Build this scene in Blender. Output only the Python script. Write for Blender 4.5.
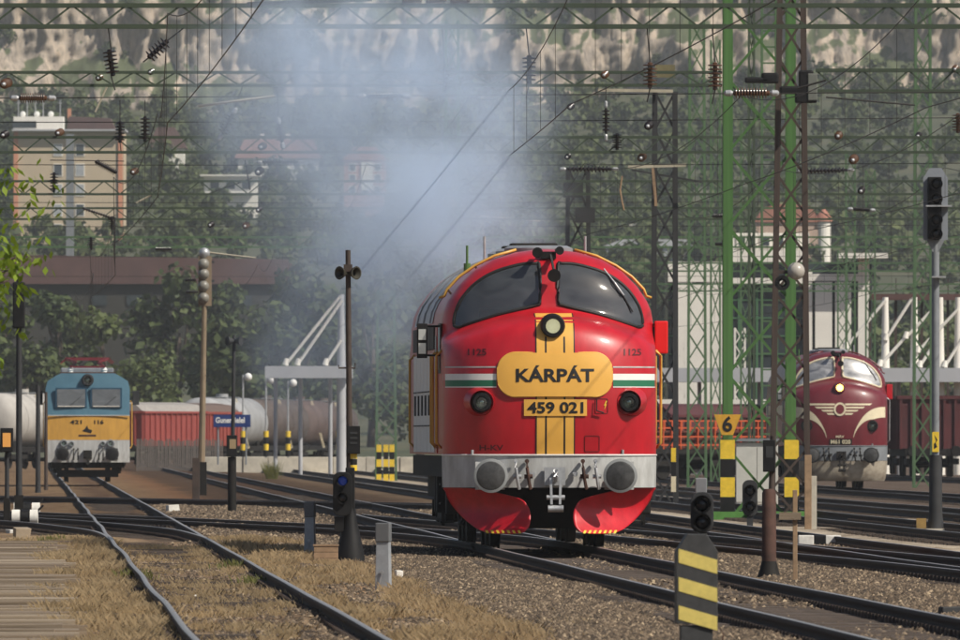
import bpy, bmesh, math, random
import numpy as np
from mathutils import Vector, Matrix, noise

for _o in list(bpy.data.objects):
    bpy.data.objects.remove(_o)
SC = bpy.context.scene
COL = SC.collection
R = math.radians
random.seed(7)
RNG = np.random.default_rng(11)

# ------------------------------------------------------------------ camera (600 mm telephoto, eye 1.57 m above the rail heads)
F, H, HY = 16000.0, 1.57, 438.0          # focal length in photo pixels, eye height, horizon row
cam = bpy.data.objects.new('camera', bpy.data.cameras.new('camera'))
COL.objects.link(cam)
cam.data.sensor_width = 36.0
cam.data.lens = 600.0
cam.data.clip_start = 1.0
cam.data.clip_end = 20000.0
cam.location = (0, 0, H)
cam.rotation_euler = (R(90) + math.atan(118.0 / F), 0, 0)
cam.data.dof.use_dof = True
cam.data.dof.focus_distance = 230.0
cam.data.dof.aperture_fstop = 19.0
SC.camera = cam

# ------------------------------------------------------------------ sky, sun, exposure
SUN_EL, SUN_AZ = R(45), R(57)            # azimuth measured from behind the camera towards the right
to_sun = Vector((math.sin(SUN_AZ) * math.cos(SUN_EL), -math.cos(SUN_AZ) * math.cos(SUN_EL), math.sin(SUN_EL)))
world = bpy.data.worlds.new('World')
SC.world = world
world.use_nodes = True
wn = world.node_tree
wn.nodes.clear()
sky = wn.nodes.new('ShaderNodeTexSky')
sky.sky_type = 'NISHITA'
sky.sun_disc = False
sky.sun_elevation = SUN_EL
sky.sun_rotation = math.atan2(to_sun.x, to_sun.y)
sky.air_density = 1.0
sky.dust_density = 2.0
bg = wn.nodes.new('ShaderNodeBackground')
bg.inputs['Strength'].default_value = 0.065
wo = wn.nodes.new('ShaderNodeOutputWorld')
wn.links.new(sky.outputs[0], bg.inputs[0])
wn.links.new(bg.outputs[0], wo.inputs[0])
sun = bpy.data.objects.new('sun', bpy.data.lights.new('sun', 'SUN'))
COL.objects.link(sun)
sun.data.energy = 4.2
sun.data.angle = R(0.53)
sun.data.color = (1.0, 0.93, 0.82)
sun.rotation_euler = to_sun.to_track_quat('Z', 'Y').to_euler()
sun.location = (40, -20, 60)
SC.view_settings.view_transform = 'Standard'
SC.view_settings.look = 'None'
SC.view_settings.gamma = 1.0
SC.view_settings.exposure = 0.14
SC.cycles.use_denoising = True
SC.cycles.use_adaptive_sampling = True
SC.cycles.adaptive_threshold = 0.025
SC.cycles.max_bounces = 6
SC.cycles.transparent_max_bounces = 12
SC.cycles.volume_bounces = 2
SC.cycles.caustics_reflective = False
SC.cycles.caustics_refractive = False

# ------------------------------------------------------------------ helpers
def P(px, py, D):
    """world point seen at photo pixel (px, py) at distance D"""
    return Vector(((px - 480) * D / F, D, H - (py - HY) * D / F))

def gD(py):
    return H * F / (py - HY)

MATS = {}
def mat(name, col, rough=0.6, metal=0.0, var=0.18, scale=3.0, col2=None, bump=0.0, spec=None, island=0.0, stretch=None, coat=0.0):
    if name in MATS:
        return MATS[name]
    m = bpy.data.materials.new(name)
    m.use_nodes = True
    nt = m.node_tree
    b = nt.nodes['Principled BSDF']
    b.inputs['Roughness'].default_value = rough
    b.inputs['Metallic'].default_value = metal
    if spec is not None:
        b.inputs['Specular IOR Level'].default_value = spec
    if coat:
        b.inputs['Coat Weight'].default_value = coat
        b.inputs['Coat Roughness'].default_value = 0.12
    tc = nt.nodes.new('ShaderNodeTexCoord')
    n1 = nt.nodes.new('ShaderNodeTexNoise')
    n1.inputs['Scale'].default_value = scale
    n1.inputs['Detail'].default_value = 6.0
    n1.inputs['Roughness'].default_value = 0.65
    src = tc.outputs['Object']
    if stretch:
        mp = nt.nodes.new('ShaderNodeMapping')
        mp.inputs['Scale'].default_value = stretch
        nt.links.new(src, mp.inputs[0])
        src = mp.outputs[0]
    nt.links.new(src, n1.inputs['Vector'])
    rp = nt.nodes.new('ShaderNodeValToRGB')
    rp.color_ramp.elements[0].position = 0.32
    rp.color_ramp.elements[1].position = 0.68
    if col2 is None:
        a = tuple(max(0.0, c * (1 - var)) for c in col)
        z = tuple(min(1.0, c * (1 + var)) for c in col)
    else:
        a, z = col, col2
    rp.color_ramp.elements[0].color = (*a, 1)
    rp.color_ramp.elements[1].color = (*z, 1)
    nt.links.new(n1.outputs[0], rp.inputs[0])
    out = rp.outputs[0]
    if island:
        g = nt.nodes.new('ShaderNodeNewGeometry')
        mr = nt.nodes.new('ShaderNodeMapRange')
        mr.inputs['To Min'].default_value = 1 - island
        mr.inputs['To Max'].default_value = 1 + island
        nt.links.new(g.outputs['Random Per Island'], mr.inputs[0])
        vm = nt.nodes.new('ShaderNodeVectorMath')
        vm.operation = 'SCALE'
        nt.links.new(out, vm.inputs[0])
        nt.links.new(mr.outputs[0], vm.inputs['Scale'])
        out = vm.outputs[0]
    nt.links.new(out, b.inputs['Base Color'])
    mr2 = nt.nodes.new('ShaderNodeMapRange')
    mr2.inputs['To Min'].default_value = max(0.02, rough - 0.1)
    mr2.inputs['To Max'].default_value = min(1.0, rough + 0.1)
    nt.links.new(n1.outputs[0], mr2.inputs[0])
    nt.links.new(mr2.outputs[0], b.inputs['Roughness'])
    if bump:
        bp = nt.nodes.new('ShaderNodeBump')
        bp.inputs['Strength'].default_value = bump
        bp.inputs['Distance'].default_value = 0.03
        nt.links.new(n1.outputs[0], bp.inputs['Height'])
        nt.links.new(bp.outputs[0], b.inputs['Normal'])
    MATS[name] = m
    return m

def emis(name, col, strength):
    if name in MATS:
        return MATS[name]
    m = bpy.data.materials.new(name)
    m.use_nodes = True
    b = m.node_tree.nodes['Principled BSDF']
    b.inputs['Base Color'].default_value = (*col, 1)
    b.inputs['Emission Color'].default_value = (*col, 1)
    b.inputs['Emission Strength'].default_value = strength
    MATS[name] = m
    return m

def glass(name, tint=(0.02, 0.025, 0.03), see=0.45, rough=0.03, ior=1.9, streak=1.0):
    """window glass: partly see-through, mirror reflection by fresnel, pale streaks imitating reflections"""
    if name in MATS:
        return MATS[name]
    m = bpy.data.materials.new(name)
    m.use_nodes = True
    nt = m.node_tree
    b = nt.nodes['Principled BSDF']
    b.inputs['Base Color'].default_value = (*tint, 1)
    b.inputs['Roughness'].default_value = rough
    b.inputs['IOR'].default_value = ior
    # streaks in the pane colour, imitating sky reflections
    tc = nt.nodes.new('ShaderNodeTexCoord')
    mp = nt.nodes.new('ShaderNodeMapping'); mp.inputs['Scale'].default_value = (1.0, 1.0, 2.2); mp.inputs['Rotation'].default_value = (0, 0.6, 0)
    ns = nt.nodes.new('ShaderNodeTexNoise'); ns.inputs['Scale'].default_value = 2.2; ns.inputs['Detail'].default_value = 6; ns.inputs['Distortion'].default_value = 0.8
    rp = nt.nodes.new('ShaderNodeValToRGB')
    rp.color_ramp.elements[0].position = 0.35; rp.color_ramp.elements[1].position = 0.72
    rp.color_ramp.elements[0].color = (*[c * (1 - 0.65 * streak) for c in tint], 1); rp.color_ramp.elements[1].color = (*[min(1, c * (1 + 1.2 * streak)) for c in tint], 1)
    nt.links.new(tc.outputs['Object'], mp.inputs[0]); nt.links.new(mp.outputs[0], ns.inputs['Vector']); nt.links.new(ns.outputs[0], rp.inputs[0])
    nt.links.new(rp.outputs[0], b.inputs['Base Color'])
    tr = nt.nodes.new('ShaderNodeBsdfTransparent')
    tr.inputs[0].default_value = (0.75, 0.82, 0.8, 1)
    mx = nt.nodes.new('ShaderNodeMixShader')
    mx.inputs[0].default_value = 1 - see
    nt.links.new(tr.outputs[0], mx.inputs[1])
    nt.links.new(b.outputs[0], mx.inputs[2])
    nt.links.new(mx.outputs[0], nt.nodes['Material Output'].inputs[0])
    MATS[name] = m
    return m

def tag(o, label=None, cat=None, group=None, kind=None):
    if label: o['label'] = label
    if cat: o['category'] = cat
    if group: o['group'] = group
    if kind: o['kind'] = kind
    return o

def thing(name, label, cat, loc=(0, 0, 0), rz=0.0, group=None):
    o = bpy.data.objects.new(name, None)
    o.empty_display_size = 0.3
    COL.objects.link(o)
    o.location = loc
    o.rotation_euler = (0, 0, rz)
    return tag(o, label, cat, group)

def add(name, me, parent=None, loc=None, m4=None):
    o = bpy.data.objects.new(name, me)
    COL.objects.link(o)
    if parent is not None:
        o.parent = parent
    if m4 is not None:
        o.matrix_basis = m4
    elif loc is not None:
        o.location = loc
    return o

def copy_tree(o, parent=None):
    c = o.copy()
    COL.objects.link(c)
    c.parent = parent
    for ch in o.children:
        copy_tree(ch, c)
    return c

def axes(p, q):
    """matrix whose z axis runs p->q, x axis as horizontal as possible"""
    d = (q - p)
    L = d.length
    z = d / L
    up = Vector((0, 0, 1)) if abs(z.z) < 0.95 else Vector((0, 1, 0))
    x = up.cross(z).normalized()
    y = z.cross(x)
    m = Matrix((x, y, z)).transposed().to_4x4()
    return m, L

class MB:
    """collects shapes, then builds ONE mesh object"""
    def __init__(s):
        s.v = []; s.f = []
    def add(s, vs, fs):
        n = len(s.v)
        s.v.extend([tuple(v) for v in vs])
        s.f.extend([tuple(i + n for i in f) for f in fs])
        return s
    def box(s, c, d, rz=0.0):
        x, y, z = d[0] / 2, d[1] / 2, d[2] / 2
        cs, sn = math.cos(rz), math.sin(rz)
        vs = []
        for a, b, e in ((-x, -y, -z), (x, -y, -z), (x, y, -z), (-x, y, -z), (-x, -y, z), (x, -y, z), (x, y, z), (-x, y, z)):
            vs.append((c[0] + a * cs - b * sn, c[1] + a * sn + b * cs, c[2] + e))
        return s.add(vs, [(0, 3, 2, 1), (4, 5, 6, 7), (0, 1, 5, 4), (1, 2, 6, 5), (2, 3, 7, 6), (3, 0, 4, 7)])
    def bar(s, p, q, w, h=None):
        p, q = Vector(p), Vector(q)
        h = h or w
        m, L = axes(p, q)
        vs = [p + m @ Vector((a * w / 2, b * h / 2, e * L)) for e in (0, 1) for a, b in ((-1, -1), (1, -1), (1, 1), (-1, 1))]
        return s.add(vs, [(0, 3, 2, 1), (4, 5, 6, 7), (0, 1, 5, 4), (1, 2, 6, 5), (2, 3, 7, 6), (3, 0, 4, 7)])
    def cyl(s, p, q, r, r2=None, n=12):
        return s.lathe(p, q, [(0, r), (1, r if r2 is None else r2)], n)
    def lathe(s, p, q, prof, n=12, cap=True):
        """prof: (fraction along p->q, radius)"""
        p, q = Vector(p), Vector(q)
        m, L = axes(p, q)
        vs, fs = [], []
        for t, r in prof:
            for k in range(n):
                a = 2 * math.pi * k / n
                vs.append(p + m @ Vector((r * math.cos(a), r * math.sin(a), t * L)))
        for i in range(len(prof) - 1):
            for k in range(n):
                k2 = (k + 1) % n
                fs.append((i * n + k, i * n + k2, (i + 1) * n + k2, (i + 1) * n + k))
        if cap:
            fs.append(tuple(range(n))[::-1])
            e = (len(prof) - 1) * n
            fs.append(tuple(range(e, e + n)))
        return s.add(vs, fs)
    def tube(s, pts, r, n=6):
        pts = [Vector(p) for p in pts]
        vs, fs = [], []
        for i, p in enumerate(pts):
            a = pts[max(0, i - 1)]; b = pts[min(len(pts) - 1, i + 1)]
            m, _ = axes(a, b)
            for k in range(n):
                t = 2 * math.pi * (k + 0.5) / n
                vs.append(p + m @ Vector((r * math.cos(t), r * math.sin(t), 0)))
        for i in range(len(pts) - 1):
            for k in range(n):
                k2 = (k + 1) % n
                fs.append((i * n + k, i * n + k2, (i + 1) * n + k2, (i + 1) * n + k))
        fs.append(tuple(range(n))[::-1])
        e = (len(pts) - 1) * n
        fs.append(tuple(range(e, e + n)))
        return s.add(vs, fs)
    def prism(s, poly, y0, y1):
        """polygon in (x, z), extruded along y"""
        n = len(poly)
        vs = [(x, y0, z) for x, z in poly] + [(x, y1, z) for x, z in poly]
        fs = [tuple(range(n)), tuple(range(2 * n - 1, n - 1, -1))]
        for k in range(n):
            k2 = (k + 1) % n
            fs.append((k2, k, k + n, k2 + n))
        return s.add(vs, fs)
    def sphere(s, c, r, n=10, sq=(1, 1, 1)):
        prof = []
        vs, fs = [], []
        rings = n // 2 + 1
        for i in range(rings):
            a = math.pi * i / (rings - 1)
            for k in range(n):
                b = 2 * math.pi * k / n
                vs.append((c[0] + r * sq[0] * math.sin(a) * math.cos(b), c[1] + r * sq[1] * math.sin(a) * math.sin(b), c[2] + r * sq[2] * math.cos(a)))
        for i in range(rings - 1):
            for k in range(n):
                k2 = (k + 1) % n
                fs.append((i * n + k, (i + 1) * n + k, (i + 1) * n + k2, i * n + k2))
        return s.add(vs, fs)
    def mesh(s, name, m, smooth=False, bevel=0.0):
        me = bpy.data.meshes.new(name)
        me.from_pydata(s.v, [], s.f)
        if bevel:
            bm = bmesh.new()
            bm.from_mesh(me)
            bmesh.ops.remove_doubles(bm, verts=bm.verts, dist=1e-5)
            es = [e for e in bm.edges if len(e.link_faces) == 2 and e.calc_face_angle(0) > 0.6]
            bmesh.ops.bevel(bm, geom=es, offset=bevel, segments=2, affect='EDGES', profile=0.6)
            bm.to_mesh(me)
            bm.free()
        if smooth:
            me.polygons.foreach_set('use_smooth', [True] * len(me.polygons))
            if smooth == 'auto':
                me.set_sharp_from_angle(angle=R(38))
        me.materials.append(m)
        me.update()
        return me
    def build(s, name, m, parent=None, smooth=False, bevel=0.0, loc=None):
        return add(name, s.mesh(name, m, smooth, bevel), parent, loc)

_UNIT = {}
def unit_bar(m):
    if m.name not in _UNIT:
        _UNIT[m.name] = MB().box((0, 0, 0.5), (1, 1, 1)).mesh('bar_' + m.name, m)
    return _UNIT[m.name]

def bar(name, p, q, w, m, parent=None, h=None):
    """a straight bar as an object of its own, sharing one unit mesh per material (local coordinates of parent)"""
    p, q = Vector(p), Vector(q)
    mx, L = axes(p, q)
    m4 = Matrix.Translation(p) @ mx @ Matrix.Diagonal((w, h or w, L, 1))
    return add(name, unit_bar(m), parent, m4=m4)

def text_shape(txt, size, width=None):
    """outline of a word as (verts2d, faces), centred on the origin; bold"""
    cu = bpy.data.curves.new('word', 'FONT')
    cu.body = txt
    cu.size = size
    cu.align_x = 'CENTER'
    cu.align_y = 'CENTER'
    cu.resolution_u = 4
    cu.offset = size * 0.028
    ob = bpy.data.objects.new('word', cu)
    COL.objects.link(ob)
    dg = bpy.context.evaluated_depsgraph_get()
    me = bpy.data.meshes.new_from_object(ob.evaluated_get(dg))
    vs = [(v.co.x, v.co.y) for v in me.vertices]
    fs = [tuple(p.vertices) for p in me.polygons]
    bpy.data.objects.remove(ob)
    bpy.data.curves.remove(cu)
    bpy.data.meshes.remove(me)
    if vs:
        x0, x1 = min(v[0] for v in vs), max(v[0] for v in vs)
        y0, y1 = min(v[1] for v in vs), max(v[1] for v in vs)
        k = (width / (x1 - x0)) if width else 1.0
        vs = [((x - (x0 + x1) / 2) * k, y - (y0 + y1) / 2) for x, y in vs]
    return vs, fs

def flat_text(name, txt, size, at, m, parent, width=None):
    """lettering lying in the x-z plane at 'at', facing -y"""
    vs, fs = text_shape(txt, size, width)
    return MB().add([(at[0] + x, at[1], at[2] + z) for x, z in vs], fs).build(name, m, parent)

# ------------------------------------------------------------------ palette (real-world base colours)
M_red = mat('red_paint', (0.38, 0.006, 0.014), 0.40, col2=(0.56, 0.009, 0.02), scale=1.6, coat=0.25, bump=0.12, stretch=(1.6, 1.6, 0.55))
M_plow = mat('plough_red_paint', (0.52, 0.008, 0.018), 0.38, var=0.15, scale=6.0)
M_maroon = mat('maroon_paint', (0.12, 0.014, 0.022), 0.42, col2=(0.17, 0.02, 0.028), scale=1.6, coat=0.2, bump=0.12, stretch=(1.6, 1.6, 0.55))
M_cream = mat('cream_paint', (0.68, 0.6, 0.42), 0.5, var=0.1)
M_yellow = mat('yellow_ochre_paint', (0.78, 0.42, 0.075), 0.45, var=0.06, scale=2.0)
M_sigyellow = mat('signal_yellow_paint', (0.75, 0.52, 0.04), 0.5, var=0.12, scale=9)
M_marker_yellow = mat('marker_pale_yellow_paint', (0.62, 0.50, 0.13), 0.6, var=0.12, scale=14)
M_marker_black = mat('marker_faded_black_paint', (0.036, 0.037, 0.038), 0.6, var=0.3, scale=14)
M_white = mat('white_paint', (0.78, 0.78, 0.75), 0.5, var=0.06)
M_green = mat('stripe_green_paint', (0.02, 0.16, 0.08), 0.45, var=0.05)
M_lettering = mat('black_lettering', (0.012, 0.012, 0.012), 0.5, var=0.1)
M_maroon_ink = mat('dark_red_lettering', (0.09, 0.005, 0.008), 0.5, var=0.1)
M_beam = mat('buffer_beam_grey_paint', (0.36, 0.36, 0.345), 0.55, col2=(0.56, 0.57, 0.56), scale=3, stretch=(2.5, 1, 0.5))
M_black = mat('black_steel', (0.008, 0.008, 0.0085), 0.6, var=0.3, spec=0.3)
M_soot = mat('oily_black_steel', (0.012, 0.0105, 0.009), 0.75, var=0.4, scale=6, spec=0.3)
M_rubber = mat('black_rubber', (0.012, 0.012, 0.012), 0.6, var=0.1)
M_bufface = mat('buffer_face_greasy_steel', (0.06, 0.06, 0.06), 0.5, metal=0.3, var=0.5, scale=7)
M_bufrim = mat('buffer_rim_grey', (0.24, 0.25, 0.25), 0.5, var=0.2)
M_steel = mat('galvanised_steel', (0.46, 0.47, 0.48), 0.45, metal=0.5, var=0.2, scale=8)
M_chrome = mat('lamp_reflector', (0.8, 0.8, 0.78), 0.12, metal=1.0, var=0.05)
M_gold = mat('gold_painted_handrail', (0.62, 0.36, 0.07), 0.4, var=0.1)
M_roofgrey = mat('grey_roof_paint', (0.24, 0.25, 0.27), 0.45, var=0.2)
M_interior = mat('cab_interior_dark', (0.035, 0.04, 0.04), 0.8, var=0.3)
M_glass = glass('cab_glass', tint=(0.10, 0.108, 0.115), see=0.45, ior=2.3, rough=0.06, streak=0.4)  # pale tint and streaks imitate sky reflected in the glass
M_lens = glass('lamp_glass', tint=(0.3, 0.3, 0.28), see=0.9, rough=0.05)
M_blue = mat('locomotive_blue_paint', (0.06, 0.15, 0.215), 0.55, col2=(0.085, 0.195, 0.265), scale=1.5)
M_v43yellow = mat('locomotive_yellow_paint', (0.50, 0.27, 0.05), 0.6, col2=(0.66, 0.36, 0.065), scale=1.8, stretch=(2, 1, 0.5))
M_panto = mat('pantograph_red_paint', (0.16, 0.02, 0.028), 0.5, var=0.2)
M_rust = mat('rusted_steel', (0.07, 0.032, 0.022), 0.8, var=0.4, scale=5)
M_brownsteel = mat('brown_weathered_steel', (0.055, 0.038, 0.03), 0.75, var=0.35, scale=4)
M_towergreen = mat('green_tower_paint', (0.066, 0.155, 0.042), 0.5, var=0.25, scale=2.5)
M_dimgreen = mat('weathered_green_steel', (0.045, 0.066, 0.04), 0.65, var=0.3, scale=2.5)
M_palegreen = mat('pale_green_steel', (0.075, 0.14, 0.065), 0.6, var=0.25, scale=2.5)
M_darkgrey = mat('dark_grey_steel', (0.034, 0.035, 0.037), 0.65, var=0.25, spec=0.35)
M_midgrey = mat('mid_grey_steel', (0.2, 0.215, 0.23), 0.55, var=0.15)
M_porcelain = mat('brown_glazed_porcelain', (0.12, 0.062, 0.036), 0.25, var=0.25)
M_porcelain_d = mat('dark_glazed_porcelain', (0.02, 0.015, 0.016), 0.25, var=0.25)
M_wire = mat('dark_copper_wire', (0.02, 0.018, 0.016), 0.6, var=0.2)
M_concrete = mat('pale_concrete', (0.5, 0.46, 0.38), 0.9, var=0.22, scale=1.2, bump=0.3)
M_wood = mat('weathered_grey_wood', (0.15, 0.11, 0.072), 0.9, col2=(0.28, 0.22, 0.155), scale=2.0, bump=0.5, stretch=(0.6, 6, 6))
M_tanpost = mat('tan_post_wood', (0.3, 0.2, 0.12), 0.9, var=0.25, scale=6)
M_whitewash = mat('whitewashed_stone', (0.7, 0.68, 0.62), 0.9, var=0.15, scale=8)

# ================================================================== THE SETTING
def gz(x, d):
    """height of the yard's ground; rail heads are at 0"""
    c = x + 0.0278 * d
    z = -0.175 + 0.0 * x
    z = z + 0.055 * np.exp(-((c - 3.3) / 1.0) ** 2) + 0.05 * np.exp(-((c - 0.8) / 0.7) ** 2)     # dirt between the grassy track and the boards
    z = z + 0.035 * np.exp(-((c - 5.2) / 0.5) ** 2) + 0.05 * np.exp(-((c - 9.5) / 0.9) ** 2)       # ballast shoulders
    near = np.clip((420 - d) / 100.0, 0, 1) * np.clip((d - 80) / 20.0, 0, 1)
    z = z + near * (0.022 * np.sin(d * 0.31 + x * 1.1) * np.sin(x * 1.7 + d * 0.07) + 0.018 * np.sin(d * 0.13 + 2.0 + x * 0.6))
    on_rail = np.exp(-((c - 7.28) / 0.75) ** 4) + np.exp(-((c - 12.0) / 0.75) ** 4) + np.exp(-((c - 2.0) / 0.75) ** 4)
    return np.minimum(z, -0.03) * (1 - 0.0 * on_rail)

def ground_material():
    m = bpy.data.materials.new('yard_ground')
    m.use_nodes = True
    nt = m.node_tree
    L = nt.links
    b = nt.nodes['Principled BSDF']
    b.inputs['Roughness'].default_value = 0.95
    b.inputs['Specular IOR Level'].default_value = 0.15
    g = nt.nodes.new('ShaderNodeNewGeometry')
    sep = nt.nodes.new('ShaderNodeSeparateXYZ')
    L.new(g.outputs['Position'], sep.inputs[0])
    ma = nt.nodes.new('ShaderNodeMath'); ma.operation = 'MULTIPLY_ADD'
    ma.inputs[1].default_value = 0.0278
    L.new(sep.outputs['Y'], ma.inputs[0]); L.new(sep.outputs['X'], ma.inputs[2])
    def nz(scale, detail=5.0, stretch=(1, 1, 1)):
        mp = nt.nodes.new('ShaderNodeMapping'); mp.inputs['Scale'].default_value = stretch
        L.new(g.outputs['Position'], mp.inputs[0])
        n = nt.nodes.new('ShaderNodeTexNoise')
        n.inputs['Scale'].default_value = scale; n.inputs['Detail'].default_value = detail; n.inputs['Roughness'].default_value = 0.7
        L.new(mp.outputs[0], n.inputs['Vector'])
        return n.outputs[0]
    def ramp(src, stops):
        r = nt.nodes.new('ShaderNodeValToRGB')
        el = r.color_ramp.elements
        el[0].position, el[0].color = stops[0][0], (*stops[0][1], 1)
        el[1].position, el[1].color = stops[-1][0], (*stops[-1][1], 1)
        for p, c in stops[1:-1]:
            e = el.new(p); e.color = (*c, 1)
        L.new(src, r.inputs[0])
        return r.outputs[0]
    wob = nz(0.35, 3, (1, 0.15, 1))
    wb = nt.nodes.new('ShaderNodeMath'); wb.operation = 'MULTIPLY_ADD'; wb.inputs[1].default_value = 1.4
    L.new(wob, wb.inputs[0]); L.new(ma.outputs[0], wb.inputs[2])
    zone = nt.nodes.new('ShaderNodeMapRange')
    zone.inputs['From Min'].default_value = -4.0; zone.inputs['From Max'].default_value = 26.0
    L.new(wb.outputs[0], zone.inputs[0])
    # c' = c + 0.7 on average; stops along the yard from left to right
    def st(c): return (c + 0.7 + 4.0) / 30.0
    zc = ramp(zone.outputs[0], [
        (st(-3.5), (0.28, 0.20, 0.125)), (st(0.3), (0.42, 0.31, 0.19)), (st(1.2), (0.38, 0.28, 0.17)),
        (st(2.0), (0.21, 0.14, 0.09)), (st(2.9), (0.42, 0.31, 0.19)), (st(4.3), (0.36, 0.215, 0.12)),
        (st(5.0), (0.16, 0.105, 0.064)), (st(6.2), (0.15, 0.105, 0.072)), (st(7.2), (0.14, 0.085, 0.058)),
        (st(8.4), (0.15, 0.105, 0.07)), (st(10.6), (0.19, 0.135, 0.085)), (st(12.0), (0.10, 0.07, 0.055)),
        (st(13.9), (0.52, 0.45, 0.35)), (st(16.0), (0.14, 0.105, 0.08)), (st(18.0), (0.50, 0.43, 0.33)), (st(21.5), (0.12, 0.09, 0.07))])
    fine = ramp(nz(9.0, 8), [(0.3, (0.45, 0.42, 0.4)), (0.5, (0.95, 0.95, 0.95)), (0.72, (1.5, 1.45, 1.4))])
    mid = ramp(nz(0.8, 4, (1, 0.25, 1)), [(0.3, (0.5, 0.44, 0.4)), (0.5, (0.95, 0.93, 0.9)), (0.68, (1.25, 1.25, 1.25))])
    m1 = nt.nodes.new('ShaderNodeVectorMath'); m1.operation = 'MULTIPLY'
    L.new(zc, m1.inputs[0]); L.new(fine, m1.inputs[1])
    m2 = nt.nodes.new('ShaderNodeVectorMath'); m2.operation = 'MULTIPLY'
    L.new(m1.outputs[0], m2.inputs[0]); L.new(mid, m2.inputs[1])
    # oil-blackened ballast where the ladder tracks cross
    od = nt.nodes.new('ShaderNodeMapRange'); od.inputs['From Min'].default_value = 250; od.inputs['From Max'].default_value = 650
    oj = nt.nodes.new('ShaderNodeMath'); oj.operation = 'MULTIPLY_ADD'; oj.inputs[1].default_value = 60.0
    L.new(wob, oj.inputs[0]); L.new(sep.outputs['Y'], oj.inputs[2]); L.new(oj.outputs[0], od.inputs[0])
    oil = ramp(od.outputs[0], [(0.10, (1, 1, 1)), (0.2, (0.42, 0.38, 0.36)), (0.5, (0.42, 0.38, 0.36)), (0.92, (0.5, 0.45, 0.42))])
    oc = nt.nodes.new('ShaderNodeMapRange'); oc.inputs['From Min'].default_value = 10.5; oc.inputs['From Max'].default_value = 12.5
    L.new(wb.outputs[0], oc.inputs[0])
    om = nt.nodes.new('ShaderNodeMix'); om.data_type = 'RGBA'
    L.new(oc.outputs[0], om.inputs[0]); L.new(oil, om.inputs[6]); om.inputs[7].default_value = (1, 1, 1, 1)
    m3 = nt.nodes.new('ShaderNodeVectorMath'); m3.operation = 'MULTIPLY'
    L.new(m2.outputs[0], m3.inputs[0]); L.new(om.outputs[2], m3.inputs[1])
    L.new(m3.outputs[0], b.inputs['Base Color'])
    bp = nt.nodes.new('ShaderNodeBump'); bp.inputs['Strength'].default_value = 0.7; bp.inputs['Distance'].default_value = 0.05
    L.new(nz(14.0, 6), bp.inputs['Height'])
    L.new(bp.outputs[0], b.inputs['Normal'])
    return m

def grid_mesh(name, X, Y, Z, m, smooth=True):
    ny, nx = X.shape
    v = np.stack([X.ravel(), Y.ravel(), Z.ravel()], 1)
    i = np.arange(ny * nx).reshape(ny, nx)
    f = np.stack([i[:-1, :-1].ravel(), i[:-1, 1:].ravel(), i[1:, 1:].ravel(), i[1:, :-1].ravel()], 1)
    return np_mesh(name, v, f, m, smooth)

def np_mesh(name, v, f, m, smooth=False):
    me = bpy.data.meshes.new(name)
    n, k = f.shape
    me.vertices.add(len(v)); me.vertices.foreach_set('co', v.astype(np.float32).ravel())
    me.loops.add(n * k); me.loops.foreach_set('vertex_index', f.astype(np.int32).ravel())
    me.polygons.add(n); me.polygons.foreach_set('loop_start', np.arange(0, n * k, k, dtype=np.int32))
    try:
        me.polygons.foreach_set('loop_total', np.full(n, k, dtype=np.int32))
    except Exception:
        pass
    me.update(calc_edges=True)
    me.validate()
    if smooth:
        me.polygons.foreach_set('use_smooth', np.ones(n, dtype=bool))
    me.materials.append(m)
    return me

gx = np.concatenate([[-4000, -1500, -500, -150, -60, -30, -20], np.arange(-14, 24.1, 0.4), [30, 40, 70, 150, 500, 1500, 4000]])
gy = np.concatenate([[-200, -50, 30, 70, 95], np.arange(110, 430, 1.0), np.arange(430, 700, 15), [800, 1000, 1200, 1600, 2400, 4000, 9000]])
GX, GY = np.meshgrid(gx, gy)
tag(add('ground', grid_mesh('ground', GX, GY, gz(GX, GY), ground_material())), kind='structure')

# ---------------------------------------------------------------- hill with limestone cliffs
def hill_h(x, d):
    """hillside height"""
    a = np.interp(d, [1300, 1700, 2000, 2500, 2950, 3000, 3040, 3150, 3600, 5000], [-1, 7, 16, 39, 62, 66, 70, 92, 112, 130])
    return a + (np.sin(x * 0.021 + d * 0.004) * 2.2 + np.sin(x * 0.05 + 1.3 + d * 0.01) * 1.0) * np.clip((d - 1400) / 400, 0, 1)

hx = np.concatenate([[-3000, -1600, -900, -500, -320], np.arange(-240, 241, 6.0), [320, 500, 900, 1600, 3000]])
hy = np.concatenate([np.arange(1300, 3000, 60.0), np.arange(3000, 3700, 50.0), [4000, 5000, 6500]])
HX, HYY = np.meshgrid(hx, hy)
M_hill = mat('hillside_soil_and_scrub', (0.035, 0.05, 0.02), 0.95, col2=(0.10, 0.095, 0.05), scale=0.05)
tag(add('hill', grid_mesh('hill', HX, HYY, hill_h(HX, HYY), M_hill)), kind='structure')

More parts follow.
